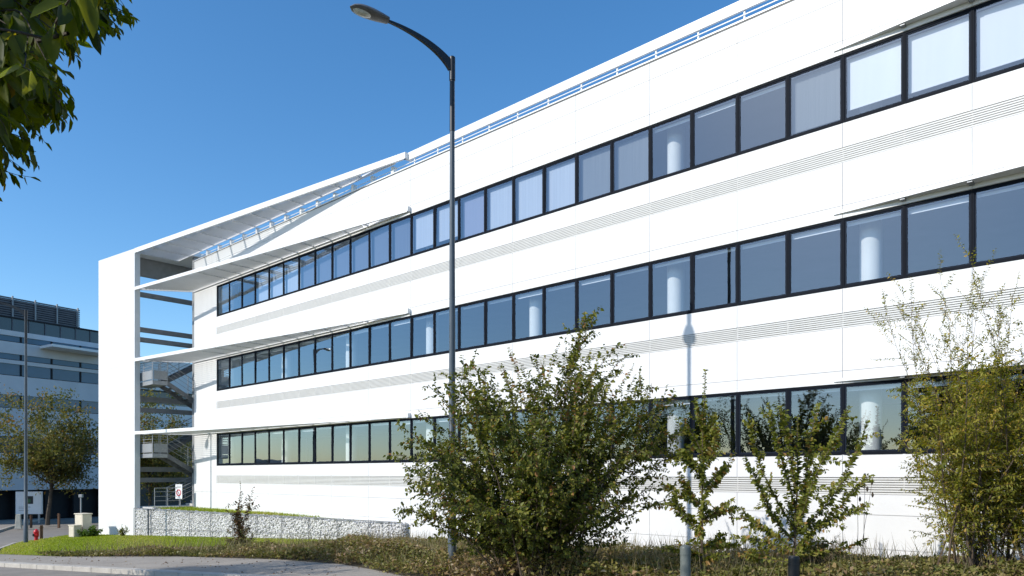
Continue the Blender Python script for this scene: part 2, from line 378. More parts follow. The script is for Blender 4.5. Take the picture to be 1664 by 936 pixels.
sheet('soil', [(-15.7, 25.9), (-11, 24.4), (-7.1, 22.2), (-4.6, 19.9), (-3.3, 18), (-2.3, 16.3), (2, 14.1), (9, 9.6), (20, 2.6), (28, 2), fac(46, 0.05), fac(17, 0.05), (-5, 29), (-8.7, 27.3), (-13.2, 28.6)], 0.004, M['soil'])
sheet('lawn', [(-15.7, 25.9), (-13.2, 28.6), (-8.7, 27.3), (-5, 29), fac(17, 0.05), fac(-2, 0.4), (-23, 50), (-28, 50), (-26, 42.5), (-24.4, 36.5), (-21.8, 31.6), (-19.6, 28.2)], 0.008, M['turf'])
sheet('side_pavement', [(-35.7, 50), (-40.2, 60), (-46, 75), (-75, 78), (-60, 45), (-46, 40), (-33.2, 42)], 0.0, M['path'])
# kerbs: separate stones along the path and around the lawn
def kerb_run(name, pts, width=0.16, top=0.02, seglen=1.0, dropped=None):
    mb = MB(); pts = [np.array(p, float) for p in pts]
    for a, b in zip(pts[:-1], pts[1:]):
        L = np.linalg.norm(b - a); d = (b - a) / L; n = np.array([-d[1], d[0]]); k = max(1, int(L / seglen))
        for i in range(k):
            p = a + d * (L * i / k + 0.006); q = a + d * (L * (i + 1) / k - 0.006)
            cs = []
            for zz in (-0.2, top):
                for c in (p, q, q + n * width, p + n * width):
                    cs.append((c[0], c[1], gz(c[0], c[1]) + zz + RNG.normal() * 0.002))
            mb.quadbox(cs)
    o = mb.build(name, M['kerb'], bevel=0.012); o['kind'] = 'structure'; return o
kerb_run('kerb', [kp(-3.2, -0.14), kp(60, -0.14)], 0.30)
kerb_run('kerb', [(-26.3, 42.5), (-24.7, 36.5), (-22.1, 31.6), (-19.9, 28.3), kp(-3.9, -0.1)], 0.14)
kerb_run('kerb', [(-33.0, 42), (-35.5, 50), (-40, 60), (-46, 75)], 0.2, 0.03)
for k in range(4):
    t = -6.5 - 2.0 * k
    a, b = kp(t, 6.0 + k * .4), kp(t + 2.2, 10.5 + k * .4)
    d = np.array(b) - np.array(a); n = np.array([-d[1], d[0]]) / np.linalg.norm(d) * .06
    pa = [tuple(np.array(a) - n), tuple(np.array(a) + n), tuple(np.array(b) + n), tuple(np.array(b) - n)]
    sheet('road_marking', pa, -0.107, M['paint'])

# hills on the horizon
hv = []; hf = []
for i in range(121):
    a = 2 * math.pi * i / 120
    h = 28 + 16 * math.sin(a * 3 + 1) + 9 * math.sin(a * 7.3) + 5 * math.sin(a * 17 + 2)
    hv += [(2000 * math.cos(a), 2000 * math.sin(a), -10), (2200 * math.cos(a), 2200 * math.sin(a), max(6, h))]
for i in range(120): hf.append((2 * i, 2 * i + 2, 2 * i + 3, 2 * i + 1))
mbh = MB(); mbh.v = hv; mbh.f = hf; mbh.m = [0] * len(hf)
mbh.build('hills', M['hill'], smooth=True)['kind'] = 'structure'

# ------------------------------------------------------------------ the office building
B = thing('office_building', 'long white three storey office building with dark ribbon windows and tapering white visors', 'building', (O[0], O[1], 0), -TH)
def z(e): return e + EYE
NI = 33
ROWS = [(0.4725, 2.190), (4.489, 6.186), (8.482, 10.145)]      # sill, head, above the eye
X0, X1 = -2 * MOD, NI * MOD
strips = [(-4.1, -1.75), (-1.75, -0.95), (-0.95, -0.47), ('L', -0.47, -0.07), (-0.07, 0.4725), ('W', 0), (2.19, 2.50), (2.50, 3.54),
          ('L', 3.54, 3.90), (3.90, 4.489), ('W', 1), (6.186, 6.49), (6.49, 7.53), ('L', 7.53, 7.89), (7.89, 8.482), ('W', 2), (10.145, 10.47), (10.47, 11.47), (11.47, 11.98)]
clad = MB(); back = MB(); g = 0.006
xs = [2 * MOD * k for k in range(int(NI / 2) + 1)] + [X1]
for st in strips:
    if st[0] in ('L', 'W'): continue
    a, b = st
    back.box(0, X1, 0.022, 0.30, z(a), z(b))
    for p, q in zip(xs[:-1], xs[1:]):
        if q - p > 0.1: clad.box(p + g, q - g, 0, 0.02, z(a) + g, z(b) - g)
xe = [X0, -1.72, -1.13, -0.55, 0]
ze = [-4.1, -0.95, 2.35, 6.33, 10.3, 11.98]
back.box(X0, -0.003, 0.022, 0.30, z(-4.1), z(11.98))
for p, q in zip(xe[:-1], xe[1:]):
    for a, b in zip(ze[:-1], ze[1:]): clad.box(p + g, q - g, 0, 0.02, z(a) + g, z(b) - g)
clad.build('cladding', M['panel'], B); back.build('wall', M['backing'], B)
# louvre bands
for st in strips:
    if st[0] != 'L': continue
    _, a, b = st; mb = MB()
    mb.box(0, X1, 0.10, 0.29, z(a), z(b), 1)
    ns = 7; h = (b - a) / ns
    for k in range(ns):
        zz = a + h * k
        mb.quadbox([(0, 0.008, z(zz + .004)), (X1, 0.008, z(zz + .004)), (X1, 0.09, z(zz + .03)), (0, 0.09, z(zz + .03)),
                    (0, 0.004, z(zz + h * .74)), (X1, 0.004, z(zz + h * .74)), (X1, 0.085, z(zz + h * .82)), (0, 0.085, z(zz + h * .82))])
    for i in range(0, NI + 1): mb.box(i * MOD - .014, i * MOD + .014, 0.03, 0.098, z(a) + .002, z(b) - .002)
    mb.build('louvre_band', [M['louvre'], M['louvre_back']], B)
# windows: one frame per module with pane and blind below it
def frame_mesh(h):
    m = MB(); W = MOD; a = .034
    m.box(0.002, a, .025, .10, 0, h); m.box(W - a, W - .002, .025, .10, 0, h)
    m.box(a, W - a, .027, .10, h - .05, h - .002); m.box(a, W - a, .027, .10, .002, .075)
    for (x0, x1, z0, z1) in ((a + .002, a + .036, .077, h - .052), (W - a - .036, W - a - .002, .077, h - .052), (a + .038, W - a - .038, h - .085, h - .052), (a + .038, W - a - .038, .077, .11)):
        m.box(x0, x1, .045, .085, z0, z1, 1)
    m.box(a, W - a, -0.012, .03, -.001, .028, 0)
    return m.mesh('window', [M['frame'], M['sash']])
BL = {2: {0: ('g', .0), 3: ('b', .0), 4: ('b', .0), 5: ('b', .0), 6: ('u', .0), 7: ('u', 0), 8: ('u', 0), 9: ('u', 0), 10: ('u', 0), 11: ('u', 0), 12: ('b', .12), 13: ('b', .13),
          14: ('m', 0), 15: ('b', 0), 16: ('b', 0), 17: ('b', 0), 18: ('g', 0), 19: ('g', 0), 23: ('g', 0.06), 24: ('w', .17), 25: ('w', .13), 26: ('w', .12), 27: ('w', .12), 28: ('u', 0)},
      1: {0: ('g', .1), 29: ('b', .2)}, 0: {0: ('g', .2), 14: ('g', .2), 28: ('u', .2)}}
BM = {'w': 'blind_white', 'b': 'blind_blue', 'u': 'blind_grey', 'g': 'blind_grey', 'm': 'blind_mauve'}
M['blind_u'] = surf('blind_slate', (0.075, 0.09, 0.135), (0.15, 0.17, 0.23), 16, 0.8, stretch=(3, 1, 0.02)); BM['u'] = 'blind_u'
for r, (s0, s1) in enumerate(ROWS):
    h = s1 - s0; fm = frame_mesh(h)
    pq = MB(); pq.v = [(.068, .06, .108), (MOD - .068, .06, .108), (MOD - .068, .06, h - .083), (.068, .06, h - .083)]; pq.f = [(0, 1, 2, 3)]; pq.m = [0]; pm = pq.mesh('pane', M['glass'])
    cache = {}
    for i in range(NI):
        f = link('window', fm, B); f.location = (i * MOD, 0, z(s0))
        pn_ = link('pane', pm, f); pn_.rotation_euler = (random.gauss(0, .004), 0, random.gauss(0, .004))
        kind, frac = BL[r].get(i, ('w', 1 - [.02, .03, .045, .02, .03, .02, .05][(i * 5 + r * 3) % 7]))
        key = (kind, round(frac, 2))
        if key not in cache:
            b = MB(); z0 = .12 + (h - .22) * frac; z1 = h - .09; n = max(1, int((z1 - z0) / .05)) if frac < .5 else 1
            x0, x1 = .06, MOD - .06
            if kind in 'wbgum' and frac < .5 and kind in 'gum':      # vertical strips
                k = 12
                for q in range(k):
                    u = x0 + (x1 - x0) * q / k
                    b.quadbox([(u, .20, z0), (u + .098, .222, z0), (u + .098, .226, z0), (u, .204, z0), (u, .20, z1), (u + .098, .222, z1), (u + .098, .226, z1), (u, .204, z1)])
            else: b.box(x0, x1, .19, .196, z0, z1)
            if kind in 'w' and frac < .5 or frac > .5: b.box(x0, x1, .183, .203, z0 - .03, z0 - .001)
            cache[key] = b.mesh('blind', M[BM[kind]])
        link('blind', cache[key], f)
# inside: floors, ceilings, rear wall, columns
for r, (s0, s1) in enumerate(ROWS):
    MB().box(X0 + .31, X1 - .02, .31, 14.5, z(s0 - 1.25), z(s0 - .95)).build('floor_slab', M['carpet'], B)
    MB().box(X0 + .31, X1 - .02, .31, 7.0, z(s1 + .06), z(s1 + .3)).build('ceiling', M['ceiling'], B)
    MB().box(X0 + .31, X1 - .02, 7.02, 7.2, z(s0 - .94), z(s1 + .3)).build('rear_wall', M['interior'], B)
    for k in range(9):
        x = (0.3 + 4 * k) * MOD
        if x > X1 - .5: continue
        MB().lathe([(.25, z(s0 - .94)), (.25, z(s1 + .055))], x, .78, 24).build('column', M['column'], B, smooth=True)
MB().box(X0, X0 + .3, .305, 15, z(-4.1), z(11.98)).build('end_wall', M['panel'], B)
MB().box(X1 - .0, X1 + .3, .0, 15, z(-4.1), z(11.98)).build('end_wall', M['panel'], B)
MB().box(X0 + .31, X1 - .01, .31, 15, z(11.3), z(11.6)).build('roof', M['roof'], B)
MB().box(X0, X1 + .3, 15.01, 15.3, z(-4.1), z(11.98)).build('back_wall', M['panel'], B)
pc = MB(); k = 0
pc.box(X0 - .02, X1 + .3, -.03, .36, z(11.985), z(12.03)).build('parapet_cap', M['white_metal'], B)
MB().box(X0, X1, -.012, -.001, z(11.955), z(11.983)).build('drip_edge', M['steel_dark'], B)
# roof rail: broad white fin on short posts with a thin rail below it
XR0 = -1.9
fin = MB(); fin.box(11.9 * MOD, X1, .0, .07, z(12.29), z(12.58)); fin.box(11.9 * MOD, X1, .071, .10, z(12.40), z(12.46))
fin.build('roof_fin', M['white_metal'], B)
MB().box(XR0, X1, .02, .045, z(12.16), z(12.18)).build('thin_rail', M['white_metal'], B)
for i in range(-1, NI):
    x = (i + .12) * MOD
    if i < 12: MB().box(x, x + .16, -.02, .16, z(12.032), z(12.30)).build('rail_post', M['white_metal'], B)
    else:
        p = MB(); p.box(x, x + .04, .046, .09, z(12.032), z(12.289)); p.box(x - .05, x + .09, .05, .12, z(12.032), z(12.05)); p.build('rail_post', M['white_metal'], B)
# fin wall that stands free beyond the end of the facade; canopy and visors run out to it
WU = np.array([-0.814, 0.581])                                # direction of its face, world
def tofac(x, y):
    d = np.array([x, y]) - O; return float(d @ SD), float(d @ ND)
CW = np.array([-20.95, 41.0]); CL = tofac(*CW); EL_ = tofac(*(CW + WU * 4.1))
pd = np.array(EL_) - np.array(CL); pd /= np.linalg.norm(pd); pn = np.array([-pd[1], pd[0]])
if pn[1] < 0: pn = -pn
mb = MB(); zc = [-4.6, -1.15, .3, 1.75, 3.2, 4.65, 6.1, 7.55, 9.0, 10.45, 11.45, 12.55]
def P2(a, b): q = np.array(CL) + pd * a + pn * b; return (float(q[0]), float(q[1]))
core = MB(); core.prism([P2(4.085, .015), P2(.015, .015), P2(.015, .29), P2(4.085, .29)], z(-4.6), z(12.54)); core.build('fin_wall_core', M['backing'], B)
for a, b in zip(zc[:-1], zc[1:]):
    mb.prism([P2(4.1, 0), P2(0, 0), P2(0, .305), P2(4.1, .305)], z(a) + .003, z(b) - .003)
mb.build('fin_wall', M['panel'], B)
TIP = (11.9 * MOD, -0.16)
back_s = -5.35
TS = math.tan(EL) / math.cos(R(17.6))
def slat_panel(front, yb, x_lo, x_hi, zt, parent, pitch=.15, hgt=.12, lo_edge=None):
    """thin slats along the facade, tilted down towards it; front(x) is the outer edge"""
    mb = MB(); dy = hgt / (TS * .84)
    y = yb - .03
    while True:
        # x range in which this slat lies behind the front edge
        xa = x_lo if front(x_lo) < y - dy else None
        f0, f1 = front(x_lo), front(x_hi)
        xe_ = x_lo + (x_hi - x_lo) * (y - dy - .02 - f0) / (f1 - f0) if f1 != f0 else x_hi
        if xa is None or xe_ - x_lo < .2: break
        xe_ = min(xe_, x_hi); xs_ = x_lo if lo_edge is None else max(x_lo, lo_edge(y))
        if xe_ - xs_ > .1:
            t_ = .006
            mb.quadbox([(xs_, y - dy, zt - t_), (xe_, y - dy, zt - t_), (xe_, y, zt - hgt - t_), (xs_, y, zt - hgt - t_), (xs_, y - dy, zt), (xe_, y - dy, zt), (xe_, y, zt - hgt), (xs_, y, zt - hgt)])
        y -= pitch
    return mb.build('slats', M['slat'], parent)
# roof canopy
def front_c(x): return CL[1] + (TIP[1] - CL[1]) * (x - CL[0]) / (TIP[0] - CL[0])
cb = MB(); zt0, zt1 = z(12.31), z(12.56)
def beam2(mb, a, b, w, z0, z1):
    a = np.array(a, float); b = np.array(b, float); d = b - a; d /= np.linalg.norm(d); n_ = np.array([-d[1], d[0]]) * w
    mb.prism([tuple(a), tuple(b), tuple(b + n_), tuple(a + n_)], z0, z1)
beam2(cb, P2(-.004, 0), TIP, .09, zt0, zt1)
beam2(cb, (TIP[0], TIP[1] + .002), (TIP[0] + .02, .25), .12, zt0, zt1)
cn = cb.build('roof_canopy', M['white_metal'], B)
lo_c = lambda y: CL[0] + .02 if y < 0.3 else CL[0]
slat_panel(lambda x: front_c(x) + .1, -.12, CL[0] + .02, TIP[0], z(12.45), cn)
ib = MB(); ib.box(X0 - .05, TIP[0] - .7, -.115, -.06, zt0, zt0 + .12); ib.build('inner_rail', M['white_metal'], cn)
rf = MB(); rf.prism([(X0 - .1, -.1), (X0 - .1, 4.2), (back_s - .3, 4.2), (back_s - .3, P2(2.6, .306)[1]), P2(-.004, .306), (CL[0] + .03, -.1)], z(12.33), z(12.55), 0, 1)
rf.build('stair_roof', [M['white_metal'], M['soffit']], B)
for k in range(1, 13):
    x = CL[0] + (TIP[0] - CL[0]) * k / 14
    MB().box(x, x + .025, front_c(x) + .1, -.116, z(12.316), z(12.54)).build('rib', M['white_metal'], cn)
# three visors at the left, three at the right
for r, zb in enumerate((2.225, 6.28, 10.25)):
    t = .17; tip = (12.0 * MOD, -.05)
    fv = lambda x: CL[1] + (tip[1] - CL[1]) * (x - CL[0]) / (tip[0] - CL[0])
    v = MB(); beam2(v, CL, tip, .07, z(zb), z(zb + t))
    v.box(X0, tip[0], -.05, -.004, z(zb), z(zb + .07))
    o = v.build('visor', M['white_metal'], B)
    e = MB(); ea = np.array(CL) + np.array([.03, .075]); eb = np.array([X0 - .003, -.004]); beam2(e, eb, ea, .05, z(zb), z(zb + t - .01)); e.build('end_rail', M['white_metal'], o)
    lo = lambda y: CL[0] + .03 + (X0 - CL[0]) * max(0, (y - CL[1])) / (-CL[1]) if y < 0 else X0
    slat_panel(lambda x: fv(x) + .08, -.055, CL[0] + .05, tip[0], z(zb + t - .02), o, lo_edge=lambda y: CL[0] + .06 + (X0 - CL[0]) * max(0, (y - CL[1])) / (-CL[1]))
    MB().box(12.0 * MOD - .06, 12.0 * MOD + .03, -.16, -.004, z(zb - .02), z(zb + .16)).build('visor_bracket', M['white_metal'], B)
    for k in range(2, 12):
        x = -MOD + k * MOD
        if fv(x) < -.25: MB().box(x - .01, x + .01, fv(x) + .085, -.052, z(zb + .012), z(zb + t + .02)).build('rib', M['white_metal'], o)
    v = MB(); xa = 23.85 * MOD
    v.prism([(xa, -.03), (X1, -.03 - (X1 - xa) * .085), (X1, -.004), (xa, -.004)], z(zb + .02), z(zb + .085), 0, 1)
    o = v.build('visor', [M['white_metal'], M['soffit']], B)
    for i in range(25, NI): MB().box(i * MOD - .05, i * MOD + .05, -.03 - (i * MOD - xa) * .085 + .03, -.005, z(zb) - .02, z(zb) + .019).build('bracket', M['galv'], o)
# steel frame of the outside stair behind the gap
for zz, hh in ((10.12, .26), (8.12, .26), (7.55, .26), (4.15, .3), (3.55, .26), (.15, .28), (-.45, .26)):
    MB().box(back_s - .2, back_s, CL[1] + .45, 6.5, z(zz), z(zz + hh)).build('beam', M['beam'], B)
MB().box(back_s - .22, back_s - .02, CL[1] + .45, 4.2, z(11.3), z(12.325)).build('upper_wall', M['beam'], B)
MB().box(X0 - .52, X0 - .27, .12, .34, z(-3.9), z(12.3)).build('post', M['galv'], B)
for yy in (6.3,): MB().box(back_s - .2, back_s, yy, yy + .2, z(-4), z(12.3)).build('post', M['beam'], B)
# stair: landings at half height facing the camera, flights running back from them
ST = link('staircase', None, B); ST.location = (0, 0, 0)
sx0, sx1 = X0 - 1.55, X0 - .42            # right-hand flight
lx0, lx1 = X0 - 2.75, X0 - 1.6            # left-hand flight
ly0, ly1 = -2.1, -1.3                     # landing
def rail(mb, a, b, hts=(.35, .6, .85, 1.05), posts=2):
    a = Vector(a); b = Vector(b)
    for hgt in hts: mb.tube([a + Vector((0, 0, hgt)), b + Vector((0, 0, hgt))], .022 if hgt > 1 else .014, 6)
    for k in range(posts): 
        p = a.lerp(b, k / (posts - 1)); mb.tube([p, p + Vector((0, 0, 1.05))], .022, 6)
for lev, zl in enumerate((1.15, 5.15)):
    land = MB(); land.box(lx0, sx1, ly0, ly1, z(zl - .22), z(zl)); land.build('landing', M['galv'], ST)
    MB().box(sx1 - .002, sx1 + .02, ly0 + .06, ly1 - .03, z(zl + .06), z(zl + .55)).build('infill_panel', M['galv'], ST)
    MB().box(lx0 + .05, sx1 - .05, ly0 - .012, ly0 + .006, z(zl + .06), z(zl + .55)).build('infill_panel', M['galv'], ST)
    rl = MB(); rail(rl, (sx1 + .01, ly0, z(zl)), (sx1 + .01, ly1, z(zl)), (.62, .78, .92, 1.05), 3); rail(rl, (lx0, ly0, z(zl)), (sx1, ly0, z(zl)), (.62, .78, .92, 1.05), 3)
    run = 3.4; drop = 2.0
    fl = MB()
    for (xa, xb, sg) in ((sx0, sx1, -1), (lx0, lx1, 1)):
        for xx in (xa, xb - .05):
            fl.quadbox([(xx, ly1, z(zl - .25)), (xx + .05, ly1, z(zl - .25)), (xx + .05, ly1 + run, z(zl - .25 + sg * drop)), (xx, ly1 + run, z(zl - .25 + sg * drop)),
                        (xx, ly1, z(zl + .03)), (xx + .05, ly1, z(zl + .03)), (xx + .05, ly1 + run, z(zl + .03 + sg * drop)), (xx, ly1 + run, z(zl + .03 + sg * drop))])
        for k in range(11):
            t = (k + .5) / 11
            fl.box(xa + .051, xb - .051, ly1 + run * t - .13, ly1 + run * t + .13, z(zl - .06 + sg * drop * t), z(zl - .02 + sg * drop * t))
        rail(rl, (xb, ly1, z(zl)), (xb, ly1 + run, z(zl + sg * drop)), (.3, .55, .8, 1.05), 4)
    fl.build('flight', M['steel_dark'], ST); rl.build('railing', M['galv'], ST)
    up = MB(); up.box(lx0, sx1, ly1 + run, ly1 + run + 1.3, z(zl + drop - .2), z(zl + drop)); up.build('landing', M['galv'], ST)
base = MB(); base.box(lx0, sx1, ly0, 6, z(-1.95), z(-1.8)); base.build('landing', M['concrete'], ST)
fl = MB(); rl = MB()
for k in range(8):
    fl.box(sx0, sx1, .2 + k * .28, .48 + k * .28, z(-1.79), z(-1.66 + k * .15))
rail(rl, (sx1, -.6, z(-1.8)), (sx1, 2.6, z(-.35)), (.35, .6, .85, 1.05), 4); rail(rl, (sx0, -.9, z(-1.8)), (sx0, 2.3, z(-.4)), (.35, .6, .85, 1.05), 4)
rail(rl, (sx1 + .02, -2.0, z(-1.8)), (sx1 + .02, -.6, z(-1.8)), (.35, .6, .85, 1.05), 3)
fl.build('flight', M['concrete'], ST); rl.build('railing', M['galv'], ST)

# ------------------------------------------------------------------ gabion wall and planted terrace behind it
GW = thing('gabion_wall', 'low gabion retaining wall of pale grey stones in wire baskets', 'wall', (0, 0, 0))
ga = np.array(CW) + np.array([-.45, -.5]) * 0; gb = np.array(fac(11.9 * MOD, -.28)); gd = gb - ga; GL = np.linalg.norm(gd); gd /= GL
gn = np.array([-gd[1], gd[0]])            # into the site
ztop = EYE - 1.88
def gp(t, d): p = ga + gd * t + gn * d; return float(p[0]), float(p[1])
ico = bmesh.new(); bmesh.ops.create_icosphere(ico, subdivisions=1, radius=1.0)
IV = np.array([v.co[:] for v in ico.verts]); IF = np.array([[v.index for v in f.verts] for f in ico.faces]); ico.free()
def stones(centers, rad):
    V = []; F = []; T = []
    for i, c in enumerate(centers):
        sc = rad * (0.75 + 0.5 * RNG.random(3)); sv = IV * sc * (1 + RNG.normal(size=(12, 1)) * .16)
        a = RNG.random() * 6.28; b = RNG.random() * 6.28
        Rm = np.array(Matrix.Rotation(a, 3, 'X') @ Matrix.Rotation(b, 3, 'Y'))
        V.append(sv @ Rm.T + c); F.append(IF + i * 12); T += [RNG.random()] * len(IF)
    return np.concatenate(V), np.concatenate(F), T
cs = []
t = 0.05
while t < GL:
    x, y = gp(t, 0.03); zb = gz(x, y) - .05; zz = zb + .05
    while zz < ztop - .03:
        jx = t + RNG.normal() * .03; x, y = gp(jx, .05 + RNG.random() * .03)
        cs.append((x, y, zz + RNG.normal() * .02)); zz += .075
    t += .088
for t in np.arange(.05, GL, .15):
    for d in (.14, .27, .4): x, y = gp(t, d); cs.append((x, y, ztop - .05 + RNG.normal() * .012))
for d in (.12, .24, .36):
    for zz in np.arange(gz(*gp(GL, 0)), ztop - .03, .11): x, y = gp(GL - .02, d); cs.append((x, y, zz))
V, F, T = stones(cs, .056)
arr_obj('stone_fill', V, F, M['stone'], T, GW)
x0g = MB(); x0g.quadbox([(*gp(.02, .09), gz(*gp(0, 0)) - .1), (*gp(GL - .06, .09), gz(*gp(GL, 0)) - .1), (*gp(GL - .06, .44), gz(*gp(GL, 0)) - .1), (*gp(.02, .44), gz(*gp(0, 0)) - .1),
                        (*gp(.02, .09), ztop - .07), (*gp(GL - .06, .09), ztop - .07), (*gp(GL - .06, .44), ztop - .07), (*gp(.02, .44), ztop - .07)])
x0g.build('core', M['far_grey'], GW)
wr = MB()
for k in range(12):
    t = GL * k / 11
    wr.tube([(*gp(t, -.045), gz(*gp(t, 0)) - .05), (*gp(t, -.045), ztop + .01)], .016, 5)
for zz in (ztop + .015,): wr.tube([(*gp(0, -.045), zz), (*gp(GL, -.045), zz)], .02, 5)
for q in (.28,):
    wr.tube([(*gp(0, -.045), gz(*gp(0, 0)) * (1 - q) + ztop * q), (*gp(GL, -.045), gz(*gp(GL, 0)) * (1 - q) + ztop * q)], .008, 4)
MB().box(-.03, .03, -.03, .03, 0, 1.45).build('post', M['lamp_paint'], GW).location = (*gp(1.65, -.09), ztop - 1.43)
wr.build('wire_basket', M['wire'], GW)
tp = [gp(.0, .44), gp(GL - .1, .44), fac(11.9 * MOD, -.02), fac(X0, -.02), fac(X0, 6), fac(X0 - 3, 6), fac(X0 - 3, .3)]
mb = MB(); mb.v = [(x, y, ztop - .03) for x, y in tp]; mb.f = [tuple(range(len(tp)))]; mb.m = [0]
mb.build('terrace', M['turf'])['kind'] = 'structure'

# ------------------------------------------------------------------ street lamps
def make_lamp(loc, rotz, label):
    """local x = direction of the arm; post 11.6 m with a curved arm and a flat cobra head"""
    H = 11.35
    t = thing('street_lamp', label, 'street lamp', loc, rotz, 'tall street lamps')
    p = MB(); p.lathe([(.10, 0), (.10, 1.2), (.085, 1.22), (.072, 5), (.055, H - 1.25), (.055, H - 1.2)], n=16); p.build('pole', M['lamp_paint'], t, smooth=True)
    p = MB(); p.lathe([(.062, H - 1.2), (.058, H - .02)], n=14); p.build('pole_top', M['lamp_dark'], t, smooth=True)
    p = MB(); p.lathe([(.125, 0), (.125, .03)], n=16); p.build('base_plate', M['lamp_paint'], t, smooth=True)
    # arm: flat tapering blade, deep at the post and slim at the head
    a = MB(); n = 14; prev = None
    for k in range(n + 1):
        f = k / n; ang = f * math.pi / 2
        x = 1.62 * (1 - math.cos(ang * .96)) / (1 - math.cos(math.pi / 2 * .96)) * .55 + 1.62 * f * .45
        zz = H + .25 + .62 * (math.sin(ang) * .8 + f * .2)
        hh = (.21 * (1 - f) + .042 * f) ; wd = .045 * (1 - f) + .03 * f
        tx, tz = (math.sin(ang) * .6 + .62), max(.12, .75 * math.cos(ang)); l = math.hypot(tx, tz); nx, nz = -tz / l, tx / l
        ring = [(x - nx * hh / 2, -wd, zz - nz * hh / 2), (x - nx * hh / 2, wd, zz - nz * hh / 2), (x + nx * hh / 2, wd, zz + nz * hh / 2), (x + nx * hh / 2, -wd, zz + nz * hh / 2)]
        b = len(a.v); a.v += ring
        if k:
            for j in range(4): a.f.append((b - 4 + j, b - 4 + (j + 1) % 4, b + (j + 1) % 4, b + j)); a.m.append(0)
        else: a.f.append((b, b + 1, b + 2, b + 3)); a.m.append(0)
    a.v = [(max(x_, .0), y_, z_) for x_, y_, z_ in a.v]; a.build('arm', M['lamp_dark'], t)
    s = MB(); s.lathe([(.07, H - .03), (.07, H + .5), (.05, H + .52)], n=14); s.build('sleeve', M['lamp_dark'], t, smooth=True)
    # head: elongated shell with a rounded front and a glass bowl below
    hx = 1.55; hz = H + .25 + .62
    hd = MB(); m_ = 12; sec = 14
    for k in range(m_ + 1):
        f = k / m_; x = hx + .86 * f
        wv = (.11 + .085 * math.sin(min(1, f / .65) * math.pi / 2)) * (1 if f < .65 else math.sqrt(max(0.003, 1 - ((f - .65) / .35) ** 2)))
        hv_ = (.075 + .035 * math.sin(f * math.pi)) * (1 if f < .6 else math.sqrt(max(0.01, 1 - ((f - .6) / .4) ** 2)))
        for j in range(sec):
            tt = 2 * math.pi * j / sec; cz = math.sin(tt)
            hd.v.append((x, wv * math.cos(tt), hz + .05 * f + (hv_ * cz if cz > 0 else hv_ * .55 * cz)))
        if k:
            b = k * sec
            for j in range(sec): hd.f.append((b - sec + j, b - sec + (j + 1) % sec, b + (j + 1) % sec, b + j)); hd.m.append(0)
    hd.f.append(tuple(range(sec))); hd.m.append(0); hd.f.append(tuple(m_ * sec + j for j in reversed(range(sec)))); hd.m.append(0)
    h_ = hd.build('lamp_head', M['lamp_body'], t, smooth=True)
    gb_ = MB(); 
    for k in range(9):
        f = k / 8; x = hx + .36 + .44 * f; r = math.sqrt(max(0.002, 1 - (2 * f - 1) ** 2))
        for j in range(10):
            tt = math.pi * j / 9; gb_.v.append((x, .122 * r * math.cos(tt), hz + .005 + .05 * (f * .5 + .4) - .085 * r * math.sin(tt) - .02))
        if k:
            b = k * 10
            for j in range(9): gb_.f.append((b - 10 + j, b - 9 + j, b + 1 + j, b + j)); gb_.m.append(0)
    gb_.build('lamp_glass', M['lamp_glass'], h_, smooth=True)
    return t
def on(x, y): return (x, y, gz(x, y))
arm_rot = math.atan2(-HD[1], -HD[0])
lamp = make_lamp(on(-1.376, 17.0), arm_rot, 'tall slate grey street lamp rising behind the big bush with its arm curving left')
l2 = dup(lamp, on(-23.7, 36.0), R(196), 'street lamp on the lawn corner by the red hydrant, arm leaving the left edge')
l2.scale = (1, 1, .96)

# ------------------------------------------------------------------ bollards at the kerb
def bollard(name, loc, r, h, mat, label, dome):
    prof = [(r * 1.02, 0), (r, .02), (r, h - .05), (r * .99, h - .02), (r * .9, h - .004), (r * .5, h + dome * .8), (.01, h + dome)]
    t = thing(name, label, 'bollard', loc, 0, 'kerbside bollards')
    MB().lathe(prof, n=24).build('post', mat, t, smooth=True)
    MB().lathe([(r + .006, h - .14), (r + .006, h - .11)], n=24).build('band', mat, t, smooth=True)
    return t
bollard('bollard', on(2.83, 12.05), .085, .84, M['bollard_green'], 'grey green round bollard in front of the slim sapling', .02)
bollard('bollard', on(4.2, 11.0), .083, .73, M['bollard_black'], 'black round bollard in front of the spreading sapling', .005)

